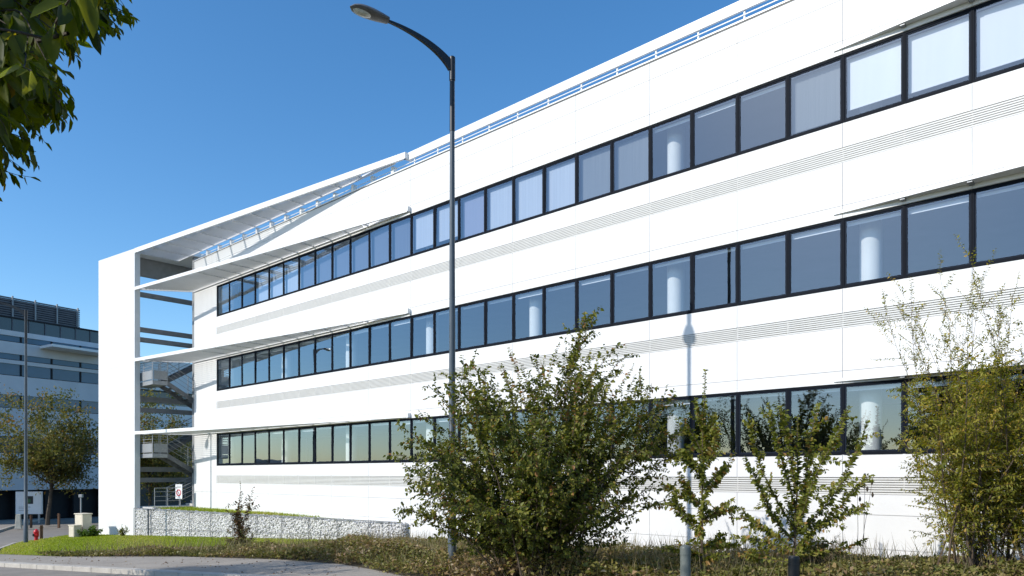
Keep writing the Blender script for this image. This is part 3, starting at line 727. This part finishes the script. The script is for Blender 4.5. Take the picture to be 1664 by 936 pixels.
# ------------------------------------------------------------------ shrubs and trees
def woody(name, label, cat, loc, group=None): return thing(name, label, cat, loc, RNG.random() * 0, group)
def tubes(parts, mat, name, parent, n=5):
    mb = MB()
    for pts, r0, r1 in parts:
        k = len(pts); mb.tube(pts, [r0 + (r1 - r0) * i / (k - 1) for i in range(k)], n, cap=False)
    return mb.build(name, mat, parent, smooth=True)
def big_bush(loc):
    t = woody('bush', 'big dense dark green bush in front of the white facade', 'bush', loc)
    stems = []; out = []
    rx, ry, hz_ = 2.75, 2.4, 4.75
    for k in range(104):
        # aim every stem at a point of an uneven dome, fuller to the left, lower and longer to the right
        az = RNG.random() * 2 * math.pi; e = math.asin(min(1, .08 + .92 * RNG.random() ** .9))
        if k < 26: e = R(4 + 34 * RNG.random()); az = (R(180) if k % 2 else 0) + RNG.normal() * .45
        lob = 1 + .13 * math.sin(3 * az + 1) + .10 * math.sin(5 * az + 7 * e) + RNG.normal() * .07
        if k < 26: lob *= 1.12
        if math.cos(az) > .3 and k % 3 == 0: lob *= 1.12
        tgt = np.array([rx * math.cos(az) * math.cos(e), ry * math.sin(az) * math.cos(e), .95 + (hz_ * (1 + .10 * math.cos(az - .4) * math.cos(e)) - .95) * math.sin(e)]) * min(1.2, max(.55, lob))
        base = np.array([RNG.normal() * .35, RNG.normal() * .3, 0.0])
        ctrl = base * .5 + np.array([tgt[0] * .34, tgt[1] * .34, max(tgt[2] * .74, .8)])
        u = np.linspace(0, 1, 12)[:, None]; pts = (1 - u) ** 2 * base + 2 * u * (1 - u) * ctrl + u ** 2 * tgt
        pts = pts + np.cumsum(RNG.normal(size=pts.shape) * .018, 0) * (u > .01)
        L = np.linalg.norm(np.diff(pts, axis=0), axis=1).sum()
        stems.append((pts, .024 * (.5 + .6 * RNG.random()), .003))
        ns = int(6 + L * 4.6)
        for q in range(ns):
            tt = .14 + .86 * (q + RNG.random()) / ns
            p, dd = along(pts, tt); dd = dd / np.linalg.norm(dd)
            sd = RNG.normal(size=3); sd -= dd * (sd @ dd); sd /= np.linalg.norm(sd)
            sl_ = (.55 * (1 - tt) + .34) * (.5 + .75 * RNG.random())
            sp = shoot(p, dd * .75 + sd * .8 + np.array([0, 0, .1]), sl_, 5, grav=.03, wob=.13)
            stems.append((sp, .006, .0015))
            leafline(out, sp, .030, .092, .062, .03, tbase=.42 + .18 * (tt - .5))
        leafline(out, pts, .035, .092, .060, .5, tbase=.52)
    for k in range(46):
        az = RNG.random() * 6.28; r = .4 + RNG.random() * 1.9
        p0 = np.array([math.cos(az) * r + .3, math.sin(az) * r, 3.85 - .55 * r + RNG.normal() * .2])
        wp = shoot(p0, [math.cos(az) * .4, math.sin(az) * .4, 1], .8 + .75 * RNG.random(), 7, wob=.09)
        stems.append((wp, .007, .002)); leafline(out, wp, .022, .085, .058, .05, tbase=.62)
    out = [o for o in out if o[0][2] > .32 + .25 * math.hypot(o[0][0], o[0][1]) * .8]
    tubes(stems, M['twig'], 'stems', t); emit('foliage', out, M['leaf_bush'], t); return t, len(out)
bt, nb = big_bush(on(.45, 15.4))

def sapling(loc, label, H, shoots, seed):
    t = woody('sapling', label, 'sapling', loc, 'leafy saplings before the facade')
    stems = []; out = []
    tr = shoot([0, 0, 0], [0, 0, 1], H, 12, wob=.03, up=.06); stems.append((tr, .03, .004))
    leafline(out, tr, .014, .10, .068, .25, tbase=.5)
    for (f, azd, el, L) in shoots:
        p, d = along(tr, f); az = R(azd + RNG.normal() * 12); e = R(el)
        sp = shoot(p, [math.cos(az) * math.cos(e), math.sin(az) * math.cos(e), math.sin(e)], L, 8, grav=0 if el > 20 else .03, wob=.07, up=.05 if el > 35 else 0)
        stems.append((sp, .012, .003)); leafline(out, sp, .0125, .108, .075, .03, tbase=.52)
        for q in range(int(L * 6)):
            pp, dd = along(sp, .2 + .7 * RNG.random()); dd = dd / np.linalg.norm(dd)
            s2 = shoot(pp, dd + RNG.normal(size=3) * .7, .16 + .26 * RNG.random(), 4, wob=.1); stems.append((s2, .004, .0015)); leafline(out, s2, .02, .09, .06, 0, tbase=.55)
    tubes(stems, M['twig'], 'stem', t); emit('foliage', out, M['leaf_sapling'], t); return t
slim = [(.1, 200, 25, .7), (.14, 20, 30, .75), (.22, 200, 40, .9), (.27, 330, 35, .8), (.33, 150, 45, .9), (.38, 40, 50, .9), (.46, 210, 55, .8), (.52, 330, 60, .9), (.6, 60, 66, .8), (.7, 190, 70, .7), (.08, 300, 20, .5), (.12, 180, 10, .7), (.15, 0, 5, .8), (.2, 90, 20, .6), (.25, 170, 30, .8), (.3, 10, 12, .85), (.36, 185, 25, .9), (.42, 0, 40, .8), (.5, 180, 50, .8), (.55, 5, 55, .9), (.6, 175, 60, .7), (.66, 0, 65, .6), (.3, 270, 30, .5), (.45, 260, 40, .5), (.2, 250, 20, .5)]
sapling(on(3.75, 14.6), 'slim upright sapling between the big bush and the spreading sapling', 4.1, slim, 1)
spread = [(.08, 0, 8, 1.7), (.1, 180, 12, 1.1), (.14, 5, 16, 1.6), (.16, 185, 22, 1.2), (.2, 350, 40, 1.9), (.22, 178, 45, 1.5), (.26, 10, 50, 2.0), (.3, 182, 60, 1.8), (.34, 0, 66, 1.8), (.4, 175, 72, 1.6), (.38, 8, 72, 1.7), (.5, 180, 78, 1.3), (.15, 270, 35, .8), (.3, 265, 55, .8), (.25, 90, 40, .8), (.18, 170, 30, 1.2), (.28, 355, 30, 1.4), (.12, 20, 25, 1.0)]
sapling(on(5.35, 14.0), 'spreading sapling with forked upright shoots behind the black bollard', 3.1, [(f, a, e, L * (1.35 if e >= 45 else 1.0)) for f, a, e, L in spread], 2)

def willow(loc, scale, label, lean):
    t = woody('willow_shrub', label, 'shrub', loc, 'yellow green willow shrubs at the right')
    stems = []; out = []; thin = []
    for k in range(int(30 * scale)):
        az = RNG.random() * 6.28; el = R(56 + 30 * RNG.random()); L = 3.9 * (.66 + .42 * RNG.random())
        base = np.array([RNG.normal() * .22, RNG.normal() * .22, 0])
        pts = shoot(base, [math.cos(az) * math.cos(el) + lean, math.sin(az) * math.cos(el), math.sin(el)], L, 10, wob=.06, grav=.005)
        stems.append((pts, .022, .003))
        for q in range(40):
            tt = .16 + .82 * ((q + RNG.random()) / 40) ** .85; p, dd = along(pts, tt); dd = dd / np.linalg.norm(dd)
            sd = RNG.normal(size=3); sd -= dd * (sd @ dd); sd /= np.linalg.norm(sd)
            sp = shoot(p, dd * .6 + sd, (.35 + .45 * (1 - tt)) * (.6 + .6 * RNG.random()), 4, grav=.03, wob=.12)
            stems.append((sp, .004, .001))
            leafline(out, sp, .019 if tt > .4 else .030, .074, .030, 0, tbase=.5 + RNG.normal() * .1, spread=.8)
    tubes(stems, M['twig'], 'stems', t, 4); emit('foliage', out, M['leaf_willow'], t)
    return t
willow(on(8.1, 12.9), .85, 'yellow green willow shrub rising left of the right edge', .05)
willow(on(9.3, 13.0), .9, 'willow shrub cut by the right edge of the view', 0)
# tall thin twigs going to seed above the willows
wt = woody('wispy_shrub', 'thin wispy shrub with bare reddish twigs reaching above the willows', 'shrub', on(8.45, 13.2))
st_ = []; ot = []
for k in range(20):
    az = RNG.random() * 6.28
    pts = shoot([RNG.normal() * .3, RNG.normal() * .2, 0], [math.cos(az) * .17 , math.sin(az) * .17, 1], 4.6 + RNG.random() * 1.3, 12, wob=.05); st_.append((pts, .009, .002))
    for q in range(22):
        tt = .45 + .55 * (q + RNG.random()) / 22; p, dd = along(pts, tt); dd /= np.linalg.norm(dd)
        sp = shoot(p, dd + RNG.normal(size=3) * .55, .3 + .3 * RNG.random(), 4, wob=.12, up=.04); st_.append((sp, .003, .001)); leafline(ot, sp, .024, .062, .026, .1, tbase=.6)
tubes(st_, M['twig'], 'stems', wt, 4); emit('foliage', ot, M['leaf_willow'], wt, six=False)

def small_plant(name, loc, label, cat, H, n, mat, lsz, spread_=.5, group=None, lw=.6, sp_=.03, tb=.5):
    t = woody(name, label, cat, loc, group); st2 = []; o2 = []
    for k in range(n):
        az = RNG.random() * 6.28; e = R(90 - 60 * spread_ * RNG.random() - 8)
        pts = shoot([RNG.normal() * .08, RNG.normal() * .08, 0], [math.cos(az) * math.cos(e), math.sin(az) * math.cos(e), math.sin(e)], H * (.4 + .65 * RNG.random()), 7, wob=.1)
        st2.append((pts, .008, .002)); leafline(o2, pts, sp_, lsz, lsz * lw, .15, tbase=tb)
        for q in range(5):
            p, dd = along(pts, .2 + .6 * RNG.random()); sp = shoot(p, dd / np.linalg.norm(dd) + RNG.normal(size=3) * .7, H * .2, 4, wob=.1); st2.append((sp, .004, .001)); leafline(o2, sp, sp_, lsz, lsz * lw, 0, tbase=tb)
    tubes(st2, M['twig'], 'stems', t, 4); emit('foliage', o2, mat, t); return t
small_plant('shrub', on(-10.15, 27.7), 'small russet shrub standing alone before the gabion wall', 'shrub', 2.5, 9, M['leaf_red'], .11, .05, sp_=.035)
small_plant('shrub', on(-10.1, 27.6), 'low dark leafy shrub at the foot of the russet shrub', 'shrub', .9, 16, M['leaf_ivy'], .08, .9)
small_plant('shrub', on(-23.4, 41.0), 'bright green shrub at the left foot of the white fin wall', 'shrub', .75, 30, M['leaf_bright'], .12, 1.3)
small_plant('weed', on(-21.2, 40.2), 'dark little weed against the white fin wall', 'plant', .75, 7, M['leaf_bush'], .1, .5)
small_plant('weed', on(8.7, 11.9), 'dry brown weed clump at the bottom of the willow shrubs', 'plant', 1.0, 60, M['straw'], .07, .8, lw=.15)
small_plant('weed', on(5.9, 14.3), 'dry straw coloured weed clump at the foot of the spreading sapling', 'plant', 1.0, 60, M['straw'], .07, .8, lw=.15)
# teasel like seed stalk
tz_ = woody('seed_stalk', 'thin dry stalk with dark round seed heads in front of the facade', 'plant', on(7.05, 15.0)); ss = []
for k in range(3):
    pts = shoot([.04 * k, 0, 0], [-.06 + .04 * k, 0, 1], 1.7 + .12 * k, 6, wob=.03); ss.append((pts, .006, .003))
    for f in (.86, 1.0):
        p, _ = along(pts, f); q = p + np.array([.05 * (1 if f < 1 else 0), 0, 0])
        MB().lathe([(.004, q[2] - .05), (.022, q[2] - .02), (.026, q[2] + .01), (.012, q[2] + .05), (.003, q[2] + .06)], q[0], q[1], 8).build('seed_head', M['bark'], tz_, smooth=True)
tubes(ss, M['twig'], 'stalk', tz_, 4)

def round_tree(name, loc, label, H, cr, trunk_h, mat, nleaf, lsz, group=None, squash=.85, seed=0):
    t = woody(name, label, 'tree', loc, group); st2 = []; o2 = []
    tr = shoot([0, 0, 0], [0, 0, 1], trunk_h + .6, 8, wob=.03, up=.05); r0 = .03 + H * .014; st2.append((tr, r0, r0 * .6))
    cen = np.array([0, 0, trunk_h + (H - trunk_h) * .5]); rz = (H - trunk_h) * .55
    nb_ = 16; tips = []
    for k in range(nb_):
        az = 2.4 * k + RNG.random(); e = R(10 + 75 * RNG.random())
        br = shoot(tr[-1 - (k % 3)], [math.cos(az) * math.cos(e), math.sin(az) * math.cos(e), math.sin(e) + .15], cr * (.75 + .5 * RNG.random()), 7, wob=.12, up=.02)
        st2.append((br, r0 * .42, .01))
        for q in range(7):
            p, dd = along(br, .25 + .75 * RNG.random()); b2 = shoot(p, dd / np.linalg.norm(dd) + RNG.normal(size=3) * .7, cr * .45 * (.5 + RNG.random()), 5, wob=.15)
            st2.append((b2, .018, .004)); tips.append(b2)
    for k in range(nb_ * 6):
        v = RNG.normal(size=3); v /= np.linalg.norm(v); rr = .35 + .62 * RNG.random()
        p = cen + v * np.array([cr, cr, rz]) * rr; tips.append(shoot(p, v + RNG.normal(size=3) * .5, cr * .3, 4, wob=.2))
    per = max(4, nleaf // len(tips))
    for b2 in tips:
        tb = .25 + .5 * RNG.random()
        for q in range(per):
            p, dd = along(b2, RNG.random()); p = p + RNG.normal(size=3) * cr * .07
            o2.append((p, RNG.normal(size=3) + np.array([0, 0, -.4]), lsz * (.7 + .6 * RNG.random()), lsz * .6, min(1, max(0, tb + RNG.normal() * .2))))
    tubes(st2, M['bark'], 'trunk', t, 7); emit('crown', o2, mat, t, six=lsz < .11); return t
def flat(x, y): return (x, y, gz(x, y))
round_tree('tree', flat(-37.1, 59), 'round street tree turning brown in front of the grey office block', 10.4, 3.9, 3.1, M['leaf_far'], 15000, .21, 'street trees in the background')
round_tree('tree', flat(-29.4, 60), 'street tree showing through the open stair tower', 10.2, 3.9, 3.0, M['leaf_far'], 14000, .21, 'street trees in the background')
# roadside tree outside the view: its shadow falls on the path
round_tree('tree', flat(-14.1, 15.0), 'roadside tree whose shadow falls across the footpath', 7.6, 2.5, 2.6, M['leaf_near'], 22000, .10, 'trees along the road')

# tree over the camera's left shoulder, lowest twigs hang into view
def hanging_tree(loc):
    t = woody('tree', 'overhanging tree with dark drooping leaves at the upper left corner', 'tree', loc, 'trees along the road')
    st2 = []; o2 = []; L0 = np.array(loc)
    def room(g, slack=0.0):        # how far the crown reaches over the path, narrower the lower it hangs
        a = g[:, 0] / np.maximum(g[:, 1], .6); b = (g[:, 2] - EYE) / np.maximum(g[:, 1], .6)
        lim = np.interp(b, [.30, .37, .40, .44, .49, .56, .575, .60, .70], [-.74, -.685, -.63, -.60, -.585, -.58, -.545, -.505, -.495])
        return (a < lim - slack).all()
    tr = shoot([0, 0, 0], [.02, 0, 1], 4.8, 9, wob=.03, up=.05); st2.append((tr, .16, .10))
    brs = []
    for k in range(400):
        az = R(-60 + 190 * RNG.random()); e = R(-5 + 70 * RNG.random())
        br = shoot(tr[-1 - k % 4], [math.cos(az) * math.cos(e), math.sin(az) * math.cos(e), math.sin(e)], 1.6 + 1.9 * RNG.random(), 9, wob=.10, grav=.04)
        if not room(br + L0, .05): continue
        brs.append(br); st2.append((br, .04, .007))
        if len(brs) > 70: break
    n_ = 0
    for k in range(16000):
        br = brs[int(RNG.random() * len(brs))]
        p, dd = along(br, .25 + .75 * RNG.random()); dd = dd / np.linalg.norm(dd)
        hd_ = RNG.normal(size=3) * .8; hd_[2] *= .5
        tw = shoot(p, dd * .8 + hd_, .35 + .65 * RNG.random(), 7, wob=.14, grav=.13)
        if not room(tw + L0 + np.array([.03, 0, -.05])): continue
        st2.append((tw, .006, .0018)); leafline(o2, tw, .040, .142, .060, .08, spread=.55, droop=.8, tbase=.45, tvar=.22); n_ += 1
        if n_ > 2600: break
    tubes(st2, M['bark'], 'trunk', t, 6); emit('crown', o2, M['leaf_near'], t, curl=.18, fold=.12); return t
hanging_tree(on(-4.45, 4.5))

# far-off wood across the road, mirrored in the windows
wv = []; P = []; D = []; Ls = []; Ts = []
for k in range(110):
    a = R(150 + 150 * RNG.random()); rr = 85 + 70 * RNG.random(); cx, cy_ = rr * math.cos(a), rr * math.sin(a)
    hgt = 3.5 + 4 * RNG.random(); n = 2600
    v = RNG.normal(size=(n, 3)); v /= np.linalg.norm(v, axis=1, keepdims=True)
    P.append(np.array([cx, cy_, hgt * .52 + gz(cx, cy_)]) + v * np.array([hgt * .42, hgt * .42, hgt * .5]) * (RNG.random((n, 1)) ** .33)); D.append(RNG.normal(size=(n, 3))); Ls.append(np.full(n, .32)); Ts.append(np.clip(RNG.normal(.4, .07, n) + RNG.normal() * .1, 0, 1))
wd = leaves('wood', np.concatenate(P), np.concatenate(D), np.concatenate(Ls), np.concatenate(Ls) * .7, np.concatenate(Ts), M['leaf_wood'], six=False)
tag(wd, 'far-off belt of trees across the road, seen mirrored in the windows', 'wood', kind='stuff')

# ------------------------------------------------------------------ ground cover, grass, litter
def in_poly(x, y, poly):
    c = np.zeros(len(x), bool); n = len(poly)
    for i in range(n):
        x1, y1 = poly[i]; x2, y2 = poly[(i + 1) % n]
        cond = ((y1 > y) != (y2 > y)) & (x < (x2 - x1) * (y - y1) / (y2 - y1 + 1e-12) + x1); c ^= cond
    return c
def scatter(poly, n):
    p = np.array(poly); lo = p.min(0); hi = p.max(0); X = []; Y = []
    tot = 0
    while tot < n:
        x = lo[0] + (hi[0] - lo[0]) * RNG.random(n * 2); y = lo[1] + (hi[1] - lo[1]) * RNG.random(n * 2); k = in_poly(x, y, poly)
        X.append(x[k]); Y.append(y[k]); tot += k.sum()
    return np.concatenate(X)[:n], np.concatenate(Y)[:n]
def mound(x, y):
    return (np.sin(x * 1.7 + y * .9) + np.sin(x * .8 - y * 2.1 + 1) + np.sin(x * 3.1 + y * 2.7 + 2) * .6 + np.sin(x * 6.3 - y * 4.1) * .4) / 3 * .5 + .5
ivy = [(-17.2, 26.6), (-15.7, 25.8), (-11, 24.3), (-7.1, 22.0), (-4.6, 19.8), (-3.35, 17.9), (-2.4, 16.1), (2, 13.8), (9, 9.4), (14, 6.3), (17, 9), fac(33, -.4), fac(17, -.3), fac(12.6, -.5), (-5.4, 27.9), (-8.7, 26.6), (-13.2, 27.6)]
x, y = scatter(ivy, 120000)
# bias to edges nearest the path, thicker mid strip
hgt = .05 + .30 * np.clip(mound(x, y), 0, 1) ** 1.5 * np.clip((x + 18) / 8, .45, 1)
for (mx_, my_, mh_, mr_) in ((-4.6, 21.5, .45, 1.3), (-3.4, 19.3, .35, 1.0), (-1.5, 17.0, .3, 1.2), (.6, 15.2, .35, 1.0), (2.2, 14.6, .25, .9), (6.3, 12.6, .35, 1.2), (-5.6, 26.6, .18, .8), (8.6, 11.2, .35, 1.4)): hgt = hgt + mh_ * np.exp(-((x - mx_) ** 2 + (y - my_) ** 2) / mr_ ** 2)
zz = gz_np(x, y) + hgt * RNG.random(len(x)) ** .5
Dv = RNG.normal(size=(len(x), 3)) * np.array([1, 1, .5]) + np.array([0, 0, .25])
patch = .5 + .5 * np.sin(x * .9 + 1.3 * np.sin(y * .7)) * np.sin(y * 1.1 - x * .3)
dry = .5 + .5 * np.sin(x * .55 - y * .8 + 2.2 * np.sin(x * .21 + 1.7))
tint = np.clip(.22 + .36 * patch + .24 * dry + RNG.normal(0, .2, len(x)), 0, 1)
sz = (.05 + .06 * RNG.random(len(x))) * (1 + .35 * (patch > .6))
o = leaves('ground_cover', np.stack([x, y, zz], 1), Dv, sz, sz * .62, tint, M['leaf_ivy'], six=False)
tag(o, 'low brown and green creeping plants along the edge of the path', 'ground cover', kind='stuff')
# thin dry stems standing in the ground cover
x, y = scatter(ivy, 12000); L = .18 + .55 * RNG.random(len(x)) ** 2
Dv = np.stack([RNG.normal(0, .3, len(x)), RNG.normal(0, .3, len(x)), np.ones(len(x))], 1)
o = leaves('dry_grass', np.stack([x, y, gz_np(x, y) + .05], 1), Dv, L, np.full(len(x), .012), RNG.random(len(x)), M['straw'], six=False, fold=0, curl=.1)
tag(o, 'dry straw coloured grass stems standing in the ground cover', 'grass', kind='stuff')
def blades(name, poly, n, h, label, zf=None, w=.02):
    x, y = scatter(poly, n); L = h * (.5 + .8 * RNG.random(n)); zz = gz_np(x, y) + .008 if zf is None else np.full(n, zf)
    Dv = np.stack([RNG.normal(0, .35, n), RNG.normal(0, .35, n), np.ones(n)], 1)
    tint = np.clip(.5 + .22 * np.sin(x * 1.1 + y * .6) + RNG.normal(0, .2, n), 0, 1)
    tag(leaves(name, np.stack([x, y, zz], 1), Dv, L, np.full(n, w), tint, M['grass'], six=False, fold=0, curl=.2), label, 'grass', kind='stuff')
lawnp = [(-15.7, 25.9), (-13.2, 27.4), (-8.7, 26.4), (-5, 28.4), gp(GL, -.1), gp(0, -.1), (CW[0] + WU[0] * 4.2, CW[1] + WU[1] * 4.2 - .1), (-27, 48), (-26, 42.5), (-24.4, 36.5), (-21.8, 31.6), (-19.6, 28.2)]
blades('lawn_grass', lawnp, 62000, .07, 'short bright green lawn grass at the building corner', w=.028)
blades('terrace_grass', [gp(.5, .42), gp(GL * .75, .42), fac(6, -.1), fac(X0, -.1), fac(X0 - .8, -.2)], 5000, .14, 'yellowish grass growing along the top of the gabion wall', ztop - .03, w=.025)
x, y = scatter([kp(-3, .2), kp(24, .2), (2, 14.1), (-1.6, 16.5), (-2.9, 18), (-7.1, 22.2), (-15.7, 25.9)], 170)
e2 = RNG.random(len(x))
tag(leaves('fallen_leaves', np.stack([x, y, gz_np(x, y) + .006], 1), RNG.normal(size=(len(x), 3)) * np.array([1, 1, .12]), .05 + .03 * e2, .035 + .02 * e2, RNG.random(len(x)), M['litter'], six=False), 'dry fallen leaves scattered over the footpath', 'leaf litter', kind='stuff')

# ------------------------------------------------------------------ small street furniture at the left
h = thing('fire_hydrant', 'small red fire hydrant beside the left street lamp', 'hydrant', on(-24.35, 37.8), R(-40))
MB().lathe([(.13, 0), (.13, .04), (.085, .06), (.085, .22), (.12, .26), (.12, .44), (.13, .46), (.13, .5), (.10, .56), (.05, .62), (.01, .64)], n=20).build('body', M['red'], h, smooth=True)
for s_ in (-1, 1):
    c_ = MB(); c_.tube([(s_ * .10, 0, .35), (s_ * .17, 0, .35)], .055, 12); c_.build('outlet', M['red'], h, smooth=True)
c_ = MB(); c_.tube([(0, -.10, .33), (0, -.16, .33)], .07, 14); c_.build('outlet', M['black'], h, smooth=True)
def wood_post(loc, hh, label):
    t = thing('wooden_post', label, 'post', loc, RNG.random(), 'brown wooden posts by the side road')
    MB().quadbox([(-.075, -.075, 0), (.075, -.075, 0), (.075, .075, 0), (-.075, .075, 0), (-.07, -.07, hh), (.07, -.07, hh), (.07, .07, hh - .03), (-.07, .07, hh - .03)]).build('shaft', M['brown_wood'], t, bevel=.012)
    MB().box(-.09, .09, -.09, .09, hh - .16, hh - .13).build('band', M['brown_wood'], t)
wood_post(on(-25.3, 39.7), .78, 'short brown wooden post just right of the hydrant')
wood_post(on(-34.3, 55.9), 1.1, 'brown wooden post right of the background tree trunk')
wood_post(on(-32.2, 55.9), 1.1, 'brown wooden post nearest the white fin wall, behind the cream cabinet')
wood_post(on(-36.4, 55.9), 1.0, 'brown wooden post between the sign board and the tree trunk')
b = thing('stone_bollard', 'pale tapered stone bollard under the white sign board', 'bollard', on(-37.1, 55.5), .4)
MB().quadbox([(-.2, -.2, 0), (.2, -.2, 0), (.2, .2, 0), (-.2, .2, 0), (-.14, -.14, 1.05), (.14, -.14, 1.05), (.14, .14, 1.05), (-.14, .14, 1.05)]).build('shaft', M['cream'], b, bevel=.02)
MB().box(-.22, .22, -.22, .22, -.02, .06).build('foot', M['cream'], b)
# cream utility cabinets
cab = thing('utility_cabinet', 'taller cream utility cabinet on the lawn left of the fin wall', 'cabinet', on(-24.15, 41.6), -.55)
MB().box(-.4, .4, -.25, .25, 0, 1.27).build('body', M['cream'], cab, bevel=.015); MB().box(-.44, .44, -.29, .29, 1.271, 1.33).build('cap', M['cream'], cab, bevel=.01)
MB().box(-.34, .34, -.262, -.252, .12, 1.2).build('door', M['cream'], cab)
cab = thing('utility_cabinet', 'lower cream utility cabinet standing before the taller one', 'cabinet', on(-24.2, 40.9), -.55)
MB().box(-.27, .27, -.2, .2, 0, .66).build('body', M['cream'], cab, bevel=.015); MB().box(-.3, .3, -.23, .23, .661, .71).build('cap', M['cream'], cab, bevel=.01)
MB().box(-.22, .22, -.212, -.202, .08, .6).build('door', M['cream'], cab)
# white sign board with a dark green square
sg = thing('sign_board', 'white sign board with a dark green square beyond the side road', 'sign', on(-40.2, 61.5), R(8))
MB().box(-1.0, 1.0, -.12, .12, .75, 2.62).build('board', M['sign_white'], sg, bevel=.01)
for xx in (-.75, .75): MB().box(xx - .06, xx + .06, -.06, .06, 0, .749).build('leg', M['galv'], sg)
MB().box(-.35, .35, -.128, -.122, 1.6, 2.25).build('logo', M['black'], sg)
MB().box(-.12, .16, -.134, -.130, 1.72, 2.0).build('emblem', M['green_print'], sg)
lt = MB()
for k, ww in enumerate((.9, .6, .75)): lt.box(-.75, -.75 + ww, -.128, -.122, 1.32 - k * .14, 1.36 - k * .14)
lt.build('lettering', M['galv'], sg)
# thin metal sign post behind the cabinets
sp_ = thing('sign_post', 'thin grey metal post with small box behind the cream cabinets', 'post', on(-28.6, 49.0))
MB().lathe([(.05, 0), (.05, 2.3)], n=10).build('pole', M['galv'], sp_, smooth=True)
MB().box(-.12, .12, -.09, .09, 2.3, 2.5).build('box', M['galv'], sp_, bevel=.02)
# prohibition notice inside the stair tower
fx, fy = fac(X0 - .25, -.75)
nt_ = thing('notice_sign', 'white notice with red ring on the stair railing', 'sign', (fx, fy, 0), math.atan2(fx, -fy) * 0 - .45)
MB().box(-.26, .26, -.008, .008, z(-1.36), z(-.55)).build('board', M['sign_white'], nt_)
rg = MB()
for k in range(24):
    a, b2 = 2 * math.pi * k / 24, 2 * math.pi * (k + 1) / 24
    rg.quadbox([(r_ * math.cos(q), yy, z(-1.02) + r_ * math.sin(q)) for yy in (-.014, -.010) for (r_, q) in ((.13, a), (.19, a), (.19, b2), (.13, b2))])
rg.bar((-.12, -.012, z(-1.02) + .12), (.12, -.012, z(-1.02) - .12), .05, .004)
rg.build('red_ring', M['red'], nt_)
lt = MB()
for k in range(2): lt.box(-.18, .18, -.012, -.010, z(-.66 - .07 * k), z(-.64 - .07 * k))
lt.build('lettering', M['black'], nt_)
MB().lathe([(.025, z(-1.8)), (.025, z(-.5))], 0, .04, 8).build('post', M['galv'], nt_, smooth=True)

# ------------------------------------------------------------------ grey office block in the background
fd = np.array([.626, 1.0]); fd /= np.linalg.norm(fd)
FB = thing('office_block', 'grey office block with blue strip windows and dark roof screen behind the white building', 'building', (-45.0, 65.0, 0), math.atan2(fd[1], fd[0]))
a0, a1 = -14.0, 9.5
bands = [(-4.1, -1.4, 'd'), (-1.4, 1.9, 'g'), (1.9, 3.4, 'w'), (3.4, 5.9, 'g'), (5.9, 7.1, 'w'), (7.1, 8.8, 'g'), (8.8, 9.86, 'w'), (9.86, 10.2, 'g'), (10.2, 10.75, 'w'), (10.75, 11.8, 'g'), (11.8, 12.35, 'w'), (12.35, 12.8, 'g')]
wall = MB()
for lo, hi, k in bands:
    if k == 'g': wall.box(a0, a1, .0, 12, z(lo), z(hi))
    else: wall.box(a0, a1, 1.0, 12, z(lo), z(hi), 1)
wall.build('wall', [M['far_grey'], M['far_dark']], FB)
for lo, hi, k in bands:
    if k == 'w':
        n = 9; wd_ = (a1 - a0) / n
        for i in range(n):
            f = MB(); x_ = a0 + i * wd_
            f.box(x_, x_ + .07, .05, .2, z(lo), z(hi)); f.box(x_ + wd_ - .07, x_ + wd_ - .002, .05, .2, z(lo), z(hi)); f.box(x_ + .07, x_ + wd_ - .07, .05, .2, z(lo), z(lo) + .06)
            fo = f.build('window', M['far_dark'], FB); MB().box(x_ + .071, x_ + wd_ - .071, .12, .16, z(lo) + .061, z(hi) - .002).build('pane', M['far_glass'], fo)
for i in range(10):
    x_ = a0 + i * (a1 - a0 - .6) / 9; MB().box(x_, x_ + .6, .3, .9, z(-4.1), z(-1.405)).build('column', M['far_dark'], FB)
up_ = MB(); up_.box(a0, a1, .6, 12, z(12.81), z(14.0)); up_.build('top_storey', M['far_glass_dark'], FB)
mu = MB()
for i in range(18): x_ = a0 + i * (a1 - a0 - .1) / 17; mu.box(x_, x_ + .07, .52, .598, z(12.82), z(14.0))
mu.build('mullions', M['far_screen'], FB)
MB().box(a0, a1 - .4, .5, 12, z(14.01), z(14.15)).build('cornice', M['far_dark'], FB)
sc_ = MB()
for k in range(9): sc_.box(a0, 7.2, .8, .86, z(14.2 + k * .2), z(14.33 + k * .2))
sc_.box(a0, 7.2, 1.4, 1.5, z(14.15), z(15.9), 1)
sc_.build('roof_screen', [M['far_screen'], M['far_dark']], FB)
for i in range(12): x_ = a0 + i * 1.9; MB().box(x_, x_ + .1, .62, .79, z(14.15), z(16.05)).build('screen_post', M['galv'], FB)
MB().box(3.2, 8.8, -2.2, -.01, z(11.55), z(11.78)).build('canopy', M['white_metal'], FB)
lw_ = MB(); lw_.box(a1 + .01, 34, .5, 12, z(8.9), z(12.2)); lw_.box(a1 + .01, 34, .5, 12, z(4.6), z(7.4)); lw_.build('side_wing', M['far_white'], FB)
lw_ = MB(); lw_.box(a1 + .01, 34, 1.2, 12, z(7.4), z(8.9)); lw_.box(a1 + .01, 34, 1.2, 12, z(-4.1), z(4.6)); lw_.build('wing_glazing', M['far_glass_dark'], FB)
